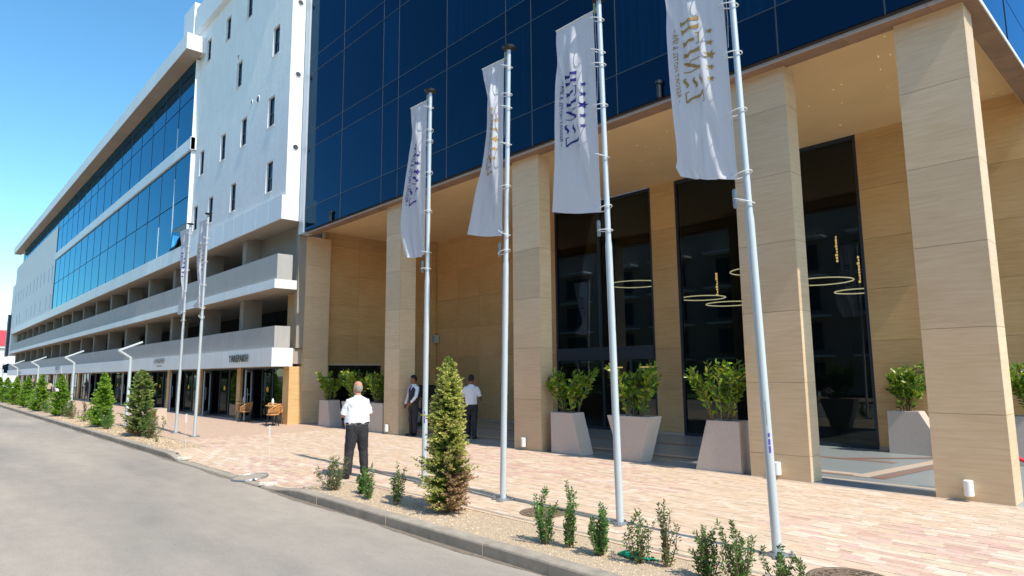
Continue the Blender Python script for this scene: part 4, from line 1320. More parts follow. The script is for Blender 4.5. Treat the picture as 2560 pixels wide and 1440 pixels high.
def shrub_mesh(h, w, nst, leaf, seed, cols, fill=1.0, lean=0.25, dens=34, bare=0.1):
    r = np.random.default_rng(seed)
    P = []; D = []; Sz = []; Cc = []; st = MB()
    for k in range(nst):
        a = r.uniform(0, 6.28); rr = w * 0.5 * math.sqrt(r.random())
        hh = h * (r.uniform(0.45, 0.95) if k else 1.0)
        tip = np.array([math.cos(a) * rr, math.sin(a) * rr, hh])
        if k == 0: tip[:2] *= 0.3
        b0 = np.array([r.normal() * 0.015, r.normal() * 0.015, -0.02])
        bend = np.array([r.normal() * w * 0.12, r.normal() * w * 0.12, 0])
        n = 9
        pts = [b0 + (tip - b0) * (i / (n - 1)) + bend * math.sin(math.pi * i / (n - 1)) for i in range(n)]
        st.tube([tuple(p) for p in pts], [0.0045 * (1 - 0.7 * i / (n - 1)) * (1 + h) for i in range(n)], 5, caps=False)
        m = int(dens * hh / h * fill * (1 + 0.3 * r.random()))
        for j in range(m):
            q = bare + (1 - bare) * (j + 0.5) / m
            f = q * (n - 1); i = min(int(f), n - 2); p = pts[i] + (pts[i + 1] - pts[i]) * (f - i)
            ax = (pts[i + 1] - pts[i]); ax /= np.linalg.norm(ax)
            # short side twig
            tw = r.normal(size=3); tw -= ax * tw.dot(ax); tw /= np.linalg.norm(tw)
            tl = w * 0.16 * (1 - q * 0.75) * r.random()
            pe = p + (tw + ax * 0.6) * tl
            cl = np.array(cols[r.integers(0, len(cols))])
            for s_ in (-1, 1):
                u = np.cross(ax, tw) * s_
                dd = u * 0.7 + tw * 0.45 * (1 if r.random() < .6 else -1) + ax * r.uniform(0.3, 0.9) + r.normal(size=3) * 0.15
                P.append(pe); D.append(dd); Sz.append(leaf * r.uniform(0.65, 1.25)); Cc.append(cl * r.uniform(0.78, 1.22))
    P, D, Sz, Cc = map(np.array, (P, D, Sz, Cc))
    V, F, C = leafcloud(P, D, Sz, Cc, lw=0.40)
    return np_mesh('foliage', V, F, C, m_leaf), st.mesh('stems', m_stem)


PRI = [(0.07, 0.20, 0.04), (0.11, 0.27, 0.04), (0.05, 0.15, 0.04), (0.17, 0.31, 0.06)]
OLV = [(0.14, 0.18, 0.05), (0.10, 0.17, 0.04), (0.20, 0.16, 0.06), (0.08, 0.13, 0.04)]
SG = 'young shrubs in the near gravel bed'
for (x, y, h, w, ns, cols, fl, lab) in (
        (-10.0, 5.28, 0.55, 0.62, 9, OLV + PRI[:1], 1.0, 'sprawling young shrub at the left end of the near gravel bed'),
        (-9.35, 5.38, 0.42, 0.30, 8, PRI, 1.3, 'bright green young shrub in front of the old man in white'),
        (-8.92, 5.25, 0.52, 0.34, 6, PRI, 1.0, 'bright green shrub with one long leaning twig, right of the old man'),
        (-8.25, 5.30, 0.60, 0.36, 7, PRI + OLV[2:3], 1.0, 'dark young shrub standing in the conifer shadow'),
        (-5.22, 5.27, 0.62, 0.34, 8, PRI, 1.25, 'bushy young shrub in front of the larger manhole cover'),
        (-4.92, 5.36, 0.70, 0.20, 6, PRI, 1.3, 'slim upright young shrub with a dense top, right of the manhole cover'),
        (-4.50, 5.38, 0.53, 0.24, 8, PRI, 1.4, 'dense young shrub touching the foot of the flagpole with navy print'),
        (-4.05, 5.44, 0.52, 0.46, 6, OLV + PRI, 0.75, 'open leggy young shrub behind the green plastic scrap'),
        (-3.80, 5.50, 0.62, 0.22, 4, OLV, 0.8, 'thin tall brownish shrub right of the green plastic scrap'),
        (-3.36, 5.45, 0.47, 0.24, 8, PRI + OLV, 1.2, 'compact young shrub standing near the bottom edge, left of the rightmost pole'),
        (-3.05, 5.50, 0.56, 0.34, 9, PRI + OLV, 1.1, 'wide young shrub with tall thin twigs at the foot of the rightmost pole'),
        (-2.76, 5.72, 0.36, 0.32, 7, PRI + OLV, 1.0, 'low young shrub at the lower right beside the second manhole cover')):
    fm = shrub_mesh(h, w, ns + 4, 0.040, int(abs(x) * 100), cols, fl * 1.4)
    tree(lab, fm, (x, y, -0.02), group=SG, cat='shrub', name='shrub', parts=('foliage', 'stems'))
fg = shrub_mesh(0.8, 0.7, 13, 0.055, 77, PRI + [(0.10, 0.28, 0.03)], 1.5)
fg2 = shrub_mesh(0.75, 0.55, 9, 0.055, 78, OLV, 1.2)
SG2 = 'shrubs between the far conifers'
for (x, y, me, lab, sc) in ((-22.2, 5.5, fg2, 'sparse reddish shrub leaning right of the slender conifer', 1.0), (-22.6, 5.6, fg, 'upright green shrub close behind the slender conifer', 1.05), (-27.4, 5.35, fg, 'dense green shrub at the right foot of the broad conifer', 1.0),
                            (-30.3, 5.5, fg, 'dense green shrub at the left foot of the broad conifer', 1.0), (-32.6, 5.55, fg2, 'feathery olive shrub between the nearest two green conifers', 1.15), (-35.4, 5.5, fg2, 'loose olive shrub at the foot of the second street lamp', 1.2),
                            (-37.2, 5.6, fg, 'green shrub at the right foot of the conifer by the second street lamp', 0.9), (-42.5, 5.5, fg, 'low green shrub near the child in the green cap', 0.95), (-48.4, 5.55, fg, 'green shrub in front of the third street lamp', 1.2),
                            (-54.0, 5.5, fg2, 'small olive shrub beyond the third street lamp', 1.2), (-60.0, 5.5, fg, 'farthest green shrub, between the two leftmost whole conifers', 1.3), (-20.9, 5.35, fg2, 'very small twiggy shrub at the right end of the far bed', 0.28)):
    tree(lab, me, (x, y, -0.02), random.random() * 6, (sc, sc, sc), group=SG2, cat='shrub', name='shrub', parts=('foliage', 'stems'))


# ------------------------------------------------------------------ planters with laurels
def planter(label, x0, x1, y0, y1, X0, X1, Y0, Y1, h=0.94):
    """base rectangle and top rectangle"""
    t = thing('planter', label, 'planter', ((x0 + x1) / 2, (y0 + y1) / 2, 0), world=True, group='stone planters under the portico')
    w = 0.055
    def ring(a, b_, c, d, z): return [(a, c, z), (b_, c, z), (b_, d, z), (a, d, z)]
    rings = [ring(x0, x1, y0, y1, 0.004), ring(X0, X1, Y0, Y1, h), ring(X0 + w, X1 - w, Y0 + w, Y1 - w, h), ring(X0 + w + .01, X1 - w - .01, Y0 + w, Y1 - w, h - 0.08)]
    MB().loft(rings, caps=False).build('pot', m_planter, t, bevel=0.006)
    MB().quad((X0 + w, Y0 + w, h - 0.07), (X1 - w, Y0 + w, h - 0.07), (X1 - w, Y1 - w, h - 0.07), (X0 + w, Y1 - w, h - 0.07)).build('soil', m_soil, t)
    return t


LAU = [(0.22, 0.38, 0.02), (0.15, 0.30, 0.02), (0.09, 0.21, 0.02), (0.32, 0.44, 0.03), (0.06, 0.14, 0.02), (0.36, 0.40, 0.04)]


def laurel(label, x, y, h, w, seed, n=13, z=0.87):
    r = np.random.default_rng(seed)
    P = []; D = []; Sz = []; Cc = []; st = MB()
    for k in range(n):
        a = r.uniform(0, 6.28); rr = w * 0.5 * math.sqrt(r.random()); hh = h * r.uniform(0.7, 1.0)
        b0 = np.array([math.cos(a) * rr * 0.3, math.sin(a) * rr * 0.3, 0]); tip = np.array([math.cos(a) * rr, math.sin(a) * rr, hh])
        pts = [b0 + (tip - b0) * q + np.array([0, 0, 0.08 * math.sin(q * 3.1)]) for q in np.linspace(0, 1, 7)]
        st.tube([tuple(p) for p in pts], [0.009 * (1 - 0.6 * q) for q in np.linspace(0, 1, 7)], 5, caps=False)
        subs = [(pts, 1.0)]
        for s_ in range(3):
            i = r.integers(2, 5); a2 = a + r.normal() * 1.2; L_ = hh * r.uniform(0.2, 0.4)
            e = pts[i] + np.array([math.cos(a2) * L_ * 0.55, math.sin(a2) * L_ * 0.55, L_ * 0.8])
            q = [pts[i] + (e - pts[i]) * t_ for t_ in np.linspace(0, 1, 4)]
            st.tube([tuple(p) for p in q], 0.004, 4, caps=False); subs.append((q, 0.8))
        for q, f in subs:
            m = int(27 * f)
            for j in range(m):
                t_ = (0.12 if f == 1.0 else 0.05) + 0.90 * (j / m); t_ = min(t_, 1)
                u = t_ * (len(q) - 1); i = min(int(u), len(q) - 2); p = q[i] + (q[i + 1] - q[i]) * (u - i)
                ax = q[i + 1] - q[i]; ax /= np.linalg.norm(ax)
                sd_ = r.normal(size=3); sd_ -= ax * sd_.dot(ax); sd_ /= np.linalg.norm(sd_)
                P.append(p); D.append(sd_ * 0.8 + ax * r.uniform(0.2, 1.1) + np.array([0, 0, 0.1])); Sz.append(0.118 * r.uniform(0.7, 1.25))
                Cc.append(np.array(LAU[r.integers(0, len(LAU))]) * r.uniform(0.8, 1.25))
    P, D, Sz, Cc = map(np.array, (P, D, Sz, Cc))
    V, F, C = leafcloud(P, D, Sz, Cc, lw=0.40)
    return tree(label, (np_mesh('foliage', V, F, C, m_leaf), st.mesh('stems', m_stem)), (x, y, z), cat='laurel', name='potted_laurel', parts=('foliage', 'stems'), group='laurels growing in the stone planters')


planter('granite planter wide at the foot, directly right of the third pillar', -10.83, -9.91, 11.22, 11.66, -10.86, -10.18, 11.24, 11.66)
planter('granite planter wide at the top, middle one of the three in front of the lobby', -8.81, -8.29, 11.22, 11.62, -9.12, -8.02, 11.2, 11.66)
planter('granite planter wide at the foot, directly left of the fourth pillar', -7.01, -6.07, 11.24, 11.66, -6.73, -6.07, 11.24, 11.66)
planter('pale granite planter at the back wall right of the narrow lobby window', -5.25, -4.10, 16.45, 16.88, -5.24, -4.60, 16.46, 16.88)
planter('granite planter at the back wall partly hidden by the rightmost pillar', -3.05, -1.95, 15.9, 16.5, -2.95, -2.0, 15.95, 16.45)
planter('granite planter wide at the foot beside the leftmost pillar', -22.75, -21.85, 11.22, 11.72, -22.75, -22.1, 11.24, 11.72)
planter('granite planter narrow at the foot, behind the old man on the left', -20.70, -20.0, 11.22, 11.66, -21.0, -19.7, 11.2, 11.68)
planter('straight granite planter touching the second pillar from behind the old man', -19.6, -18.3, 11.22, 11.68, -19.6, -18.3, 11.2, 11.68)
laurel('laurel in the planter directly right of the third pillar', -10.45, 11.45, 1.05, 1.3, 1, 15)
laurel('laurel in the middle planter in front of the lobby', -8.57, 11.45, 1.2, 1.25, 2, 17)
laurel('laurel with long bare stems in the planter left of the fourth pillar', -6.5, 11.45, 1.25, 1.25, 3, 14)
laurel('sunlit laurel against the back wall right of the narrow window', -4.9, 16.65, 1.1, 1.0, 4, 15)
laurel('laurel showing past the rightmost pillar', -2.45, 16.2, 1.1, 0.95, 5, 15)
laurel('laurel in the planter beside the leftmost pillar', -22.4, 11.47, 1.1, 0.9, 6, 15)
laurel('laurel behind the old man, in the planter narrow at the foot', -20.35, 11.45, 1.15, 1.1, 7, 16)
laurel('laurel touching the second pillar behind the old man', -18.95, 11.45, 1.15, 0.95, 8, 16)

# ------------------------------------------------------------------ small fixtures
for x, lab in ((-2.57, 'white up-light low on the rightmost pillar'), (-5.34, 'white up-light low on the fourth pillar beside the right flagpole'), (-11.68, 'white up-light low on the third pillar'),
               (-17.9, 'white up-light low on the second pillar'), (-24.45, 'white up-light low on the leftmost pillar')):
    u = thing('wall_light', lab, 'wall light', (x, 11.13, 0.19), group='white up-lights low on the pillars')
    MB().lathe([(0.05, -0.11), (0.062, -0.10), (0.062, 0.10), (0.05, 0.11), (0.02, 0.10)], n=16).build('housing', m_lampwhite, u, smooth=True).modifiers.new('e', 'EDGE_SPLIT')
    MB().box(-0.03, 0.03, 0.05, 0.075, -0.06, 0.06).build('bracket', m_galv, u)
sp = thing('loudspeaker', 'small grey loudspeaker high on the back wall of the portico', 'loudspeaker', (-23.2, 16.80, 3.2))
MB().box(-0.18, 0.18, -0.1, 0.1, 0, 0.36).build('cabinet', M('grey_plastic', (0.5, 0.5, 0.5), 0.5), sp, bevel=0.02, seg=2)
MB().box(-0.14, 0.14, -0.106, -0.101, 0.04, 0.32).build('grille', M('grey_mesh', (0.33, 0.34, 0.36), 0.7), sp)
MB().box(-0.04, 0.04, 0.1, 0.12, 0.1, 0.2).build('bracket', m_galv, sp)

for (x, y, r, lab) in ((-6.33, 6.40, 0.33, 'round cast iron manhole cover between gravel and the third flagpole'), (-2.42, 6.32, 0.36, 'round cast iron manhole cover cut by the bottom edge at the right')):
    m = thing('manhole_cover', lab, 'manhole cover', (x, y, 0), group='round manhole covers in the paving')
    b = MB().lathe([(r, -0.02), (r, 0.008), (r - 0.03, 0.008), (r - 0.035, 0.003), (0.001, 0.003)], n=40)
    b.build('rim', m_rust, m)
    b = MB()
    for k in range(4):
        rr = r - 0.07 - k * 0.065
        b.tube([(rr * math.cos(a * 0.19635), rr * math.sin(a * 0.19635), 0.006) for a in range(33)], 0.008, 5, caps=False)
    for a in range(16):
        t = a * math.pi / 8
        b.tube([((r - 0.05) * math.cos(t), (r - 0.05) * math.sin(t), 0.006), ((r - 0.2) * math.cos(t + .2), (r - 0.2) * math.sin(t + .2), 0.006)], 0.007, 4)
    b.build('ribs', m_rust, m)
gx, gy = -12.98, 5.02
g = thing('drain_grate', 'round slotted drain grate near the lowered kerb', 'drain grate', (gx, gy, zp(gx, gy) + 0.012))
g.rotation_euler = (rad(4.0), 0, 0)
MB().tube([(0.33 * math.cos(a * 0.19635), 0.33 * math.sin(a * 0.19635), 0.0) for a in range(33)], 0.018, 6, caps=False).build('rim', m_galv, g)
MB().lathe([(0.32, -0.012), (0.32, -0.008)], n=32).build('pit', m_dark, g)
for k in range(-7, 8):
    xx = k * 0.042; hw = math.sqrt(max(0, 0.32 ** 2 - xx * xx))
    MB().box(xx - 0.011, xx + 0.011, -hw, hw, -0.006, 0.008).build('bar', M('worn_iron', (0.42, 0.36, 0.30), 0.6) if k == -7 else bpy.data.materials['worn_iron'], g)

# little number signs on thin rods
for (x, y, lab) in ((-16.85, 4.95, 'thin rod sign on a stone foot, left one near the lowered kerb'), (-11.85, 4.92, 'thin rod sign on a stone foot, right one beside the drain grate')):
    z = zp(x, y) + 0.004
    s_ = thing('rod_sign', lab, 'sign', (x, y, z), 0.9, group='thin rod signs near the lowered kerb')
    MB().box(-0.16, 0.16, -0.045, 0.045, 0, 0.06).build('foot', M('chalky_stone', (0.62, 0.57, 0.50), 0.85, noise=18, amt=0.25) if 'chalky_stone' not in bpy.data.materials else bpy.data.materials['chalky_stone'], s_, bevel=0.008)
    MB().box(-0.05, 0.12, -0.11, -0.05, 0, 0.03).build('wedge', bpy.data.materials['chalky_stone'], s_)
    MB().tube([(0, 0, 0.05), (-0.01, 0, 0.9)], 0.003, 6).build('rod', m_ring, s_)
    MB().box(-0.016, -0.010, -0.05, 0.05, 0.86, 1.06).build('plate', m_lampwhite, s_)

# green plastic scrap
vs = []; fs = []
n = 14
for i in range(n + 1):
    for j in range(7):
        u = i / n; v_ = (j - 3) / 3
        wv = 0.085 * math.sin(math.pi * min(1, u * 1.45)) ** 0.6 if u < 0.69 else 0.055 * (1 - (u - 0.69) / 0.36)
        vs.append((-0.24 + 0.46 * u, v_ * wv + 0.02 * math.sin(u * 9), 0.016 + 0.05 * (1 - v_ * v_) * math.sin(math.pi * min(1, u * 1.4)) + 0.006 * math.sin(i * 2.1 + j * 1.7)))
for i in range(n):
    for j in range(6):
        a = i * 7 + j; fs.append((a, a + 7, a + 8, a + 1))
o = MB().add(vs, fs).build('plastic_scrap', m_green, smooth=True)
o.location = (-4.17, 5.56, -0.012); o.rotation_euler = (0, 0, 0.15); sol = o.modifiers.new('s', 'SOLIDIFY'); sol.thickness = 0.004
tag(o, 'crumpled bright green plastic scrap lying on the gravel', 'plastic')

# red rope barrier past the right pillar
rp = thing('rope_barrier', 'red rope of a barrier just visible past the rightmost pillar', 'barrier', (-2.2, 13.7, 0), world=True)
MB().tube([(-2.72 + 2.4 * t, 12.1 + 0.3 * t, 0.88 - 0.50 * math.sin(math.pi * t)) for t in np.linspace(0, 1, 18)], 0.028, 8).build('rope', m_red, rp)
for x, y in ((-2.72, 12.1), (-0.32, 12.4)):
    MB().lathe([(0.15, 0), (0.15, 0.02), (0.022, 0.03), (0.022, 0.92), (0.04, 0.95), (0.01, 0.98)], (x, y, 0), 14).build('post', m_brass, rp)

# ------------------------------------------------------------------ cafe furniture
def armchair(label, loc, rz):
    c = thing('rattan_chair', label, 'chair', loc, rz, group='rattan armchairs outside the cafe')
    b = MB()
    N_ = 18
    def rim(t, top):                   # t 0..1 round the back from left arm to right arm
        a = math.pi * (1.0 - t) - 0.0
        w = 0.27 if top else 0.21
        x = w * math.cos(a) * (1.05 if top else 1); y_ = -w * math.sin(a) * 0.95
        front = abs(2 * t - 1)
        z = (0.80 - 0.20 * front ** 2.2) if top else 0.44
        if top: y_ += 0.16 * front
        else: y_ += 0.12 * front
        return (x, y_, z)
    top = [rim(i / N_, True) for i in range(N_ + 1)]; bot = [rim(i / N_, False) for i in range(N_ + 1)]
    b.tube([(bot[0][0], bot[0][1] + 0.05, 0.44)] + top + [(bot[-1][0], bot[-1][1] + 0.05, 0.44)], 0.017, 6)
    for i in range(N_ + 1):
        b.tube([top[i], bot[i]], 0.0075, 4)
    for q in (0.3, 0.6):
        b.tube([tuple(top[i][k] * (1 - q) + bot[i][k] * q for k in range(3)) for i in range(N_ + 1)], 0.007, 4)
    b.build('back', m_rattan, c)
    MB().loft([[(0.23 * math.cos(a) * s_, 0.02 + 0.22 * math.sin(a) * s_, z) for a in np.linspace(0, 2 * math.pi, 16, endpoint=False)] for s_, z in ((0.95, 0.40), (1, 0.42), (1, 0.44), (0.9, 0.45))]).build('seat', m_rattan, c)
    MB().loft([[(0.20 * math.cos(a) * s_, 0.02 + 0.19 * math.sin(a) * s_, z) for a in np.linspace(0, 2 * math.pi, 16, endpoint=False)] for s_, z in ((0.95, 0.451), (1, 0.47), (0.9, 0.49))]).build('cushion', M('dark_green_cushion', (0.03, 0.06, 0.06), 0.9) if 'dark_green_cushion' not in bpy.data.materials else bpy.data.materials['dark_green_cushion'], c)
    for sx in (-1, 1):
        for sy in (-1, 1):
            MB().tube([(sx * 0.16, 0.02 + sy * 0.14, 0.41), (sx * 0.24, 0.02 + sy * 0.22, 0.0)], 0.010, 6).build('leg', m_black, c)
    return c


ch = armchair('sunlit rattan armchair at the table nearest the pillars, its back to the street', (-23.95, 10.02, 0), rad(160))
dup(ch, (-24.75, 10.38, 0), rad(-75), 'shaded rattan armchair facing right across the nearest table')
dup(ch, (-27.0, 10.15, 0), rad(150), 'rattan armchair partly behind the open glass door')
dup(ch, (-28.1, 10.42, 0), rad(-70), 'rattan armchair left of the bottle on the farther table')


def cafe_table(label, loc):
    t = thing('cafe_table', label, 'table', loc, group='cafe tables with a round base')
    MB().lathe([(0.28, 0.715), (0.30, 0.72), (0.30, 0.745), (0.28, 0.75)], n=28).build('table_top', m_wood, t)
    MB().lathe([(0.02, 0.02), (0.02, 0.72)], n=10).build('stem', m_black, t)
    MB().lathe([(0.21, 0), (0.21, 0.012), (0.03, 0.03)], n=24).build('base', m_black, t)
    return t


ct = cafe_table('round wooden cafe table nearest the pillars', (-24.35, 10.18, 0))
dup(ct, (-27.6, 10.3, 0), label='round wooden cafe table near the open glass door')
for x, y, lab in ((-24.38, 10.16, 'white bottle on the cafe table nearest the pillars'), (-27.6, 10.28, 'white bottle on the cafe table near the open door')):
    bt = thing('bottle', lab, 'bottle', (x, y, 0.752), group='white bottles on the cafe tables')
    MB().lathe([(0.045, 0), (0.047, 0.14), (0.038, 0.19), (0.028, 0.21)], n=14).build('body', m_lampwhite, bt, smooth=True)
    MB().lathe([(0.03, 0.205), (0.03, 0.245), (0.012, 0.25)], n=12).build('cap', m_trim, bt)
# dark bar table and stool behind the glass
bt = thing('bar_table', 'dark bar table with napkin box behind the cafe glass', 'table', (-28.2, 11.6, 0))
MB().box(-0.9, 0.6, -0.3, 0.3, 0.98, 1.02).build('table_top', m_black, bt)
for sx in (-0.85, 0.55):
    for sy in (-0.25, 0.25):
        MB().box(sx - 0.02, sx + 0.02, sy - 0.02, sy + 0.02, 0, 0.98).build('leg', m_black, bt)
MB().box(-0.2, 0.25, -0.12, 0.1, 1.021, 1.08).build('napkin_box', m_lampwhite, bt)
hc = thing('bar_stool', 'tall black slatted bar stool behind the cafe glass', 'stool', (-29.2, 11.45, 0))
for sx in (-0.17, 0.17):
    for sy, hh in ((-0.17, 1.15), (0.17, 0.75)):
        MB().box(sx - 0.015, sx + 0.015, sy - 0.015, sy + 0.015, 0, hh).build('leg', m_black, hc)
MB().box(-0.19, 0.19, -0.15, 0.19, 0.751, 0.79).build('seat', m_black, hc)
for k in range(4):
    MB().box(-0.15, 0.15, -0.18, -0.16, 0.85 + k * 0.08, 0.88 + k * 0.08).build('slat', m_black, hc)

# planter box of the shops, seen between conifers
pb = thing('terrace_planter', 'low wooden planter box with brown plant beyond the broad conifer', 'planter', (-31.2, 8.0, 0))
MB().box(-0.5, 0.5, -0.2, 0.2, 0, 0.5).build('box', m_granite_c, pb)
MB().box(-0.46, 0.46, -0.21, -0.201, 0.06, 0.46).build('board', m_rattan, pb)

# ------------------------------------------------------------------ car under the portico
car = thing('parked_car', 'dark blue car parked under the portico behind the conifer', 'car', (-21.3, 14.6, 0), 0.0)
prof = [(-2.2, 0.35), (-2.25, 0.7), (-2.15, 0.98), (-1.5, 1.05), (-0.95, 1.42), (0.35, 1.45), (1.15, 1.02), (1.95, 0.88), (2.2, 0.68), (2.22, 0.35), (1.8, 0.22), (-1.8, 0.22)]
m_car = M('dark_blue_car_paint', (0.01, 0.02, 0.07), 0.2, metal=0.3, coat=1.0)
b = MB(); n = len(prof)
rings = []
for y_, sy in ((-0.86, 0.93), (-0.88, 0.97), (-0.7, 1.0), (0.7, 1.0), (0.88, 0.97), (0.86, 0.93)):
    rings.append([(p[0] * (sy if p[1] > 1.05 else 1), y_ * (0.82 if p[1] > 1.1 else 1), 0.22 + (p[1] - 0.22) * (sy if p[1] > 0.5 else 1)) for p in prof])
b.loft(rings)
b.build('body', m_car, car, bevel=0.03, seg=2)
MB().add([(-1.35, -0.80, 1.03), (0.95, -0.80, 1.0), (0.30, -0.735, 1.36), (-0.85, -0.735, 1.34)], [(0, 1, 2, 3)]).build('side_window', m_glass_w, car)
MB().add([(1.17, -0.70, 1.03), (1.17, 0.70, 1.03), (0.42, 0.62, 1.44), (0.42, -0.62, 1.44)], [(0, 1, 2, 3)]).build('windscreen', m_glass_w, car)
for x in (-1.4, 1.4):
    for y_ in (-0.80, 0.80):
        w = MB().tube([(x, y_ - 0.11, 0.32), (x, y_ + 0.11, 0.32)], 0.32, 22).build('wheel', m_black, car)
        MB().tube([(x, y_ - 0.118 * (1 if y_ < 0 else -1), 0.32), (x, y_, 0.32)], 0.2, 14).build('rim', m_galv, w)
for y_ in (-0.65, 0.65):
    MB().box(2.12, 2.225, y_ - 0.15, y_ + 0.15, 0.62, 0.74).build('headlight', m_lampwhite, car)
MB().box(0.6, 0.8, -0.99, -0.89, 0.98, 1.1).build('mirror', m_car, car)


# ------------------------------------------------------------------ people
def remeshed(mb, voxel, name, mats, parent, it=4, paint=None):
    me = mb.mesh(name, mats)
    o = bpy.data.objects.new(name, me); COL.objects.link(o)
    r = o.modifiers.new('r', 'REMESH'); r.mode = 'VOXEL'; r.voxel_size = voxel; r.use_smooth_shade = True
    s = o.modifiers.new('s', 'SMOOTH'); s.iterations = it; s.factor = 0.5
    dg = bpy.context.evaluated_depsgraph_get(); dg.update()
    m2 = bpy.data.meshes.new_from_object(o.evaluated_get(dg))
    bpy.data.objects.remove(o); bpy.data.meshes.remove(me)
    if not isinstance(mats, (list, tuple)): mats = [mats]
    m2.materials.clear()
    for m in mats: m2.materials.append(m)
    if paint:
        for p in m2.polygons: p.material_index = paint(p.center)
    o2 = bpy.data.objects.new(name, m2); COL.objects.link(o2); o2.parent = parent
    return o2


def ell(cx, cy, z, rx, ry, n=20, tilt=0):
    return [(cx + rx * math.cos(2 * math.pi * k / n), cy + ry * math.sin(2 * math.pi * k / n), z + tilt * math.sin(2 * math.pi * k / n)) for k in range(n)]


def hand(mb, w, d, side, curl=0.6, out=None):
    """w wrist point, d direction of the hand, out = palm normal"""
    d = Vector(d).normalized(); out = Vector(out or (-side, 0, 0)); out = (out - d * out.dot(d)).normalized(); s_ = d.cross(out).normalized()
    w = Vector(w)
    pts = [w - d * 0.02, w + d * 0.03, w + d * 0.09]
    rings = []
    for p, a, b_ in zip(pts, (0.028, 0.040, 0.042), (0.022, 0.017, 0.015)):
        rings.append([p + s_ * (a * math.cos(t)) + out * (b_ * math.sin(t)) for t in [k * math.pi / 5 for k in range(10)]])
    mb.loft(rings)
    for k, (o_, L_) in enumerate(((-0.031, 0.066), (-0.010, 0.078), (0.011, 0.073), (0.031, 0.056))):
        b0 = w + d * 0.08 + s_ * o_
        p1 = b0 + (d * math.cos(curl * 0.5) + out * math.sin(curl * 0.5)) * L_ * 0.5
        p2 = p1 + (d * math.cos(curl * 1.4) + out * math.sin(curl * 1.4)) * L_ * 0.5
        mb.tube([b0, p1, p2], [0.0095, 0.009, 0.0075], 6)
    b0 = w + d * 0.02 - s_ * 0.03
    mb.tube([b0, b0 + d * 0.035 - s_ * 0.022 + out * 0.008, b0 + d * 0.065 - s_ * 0.020 + out * 0.02], [0.013, 0.011, 0.009], 6)


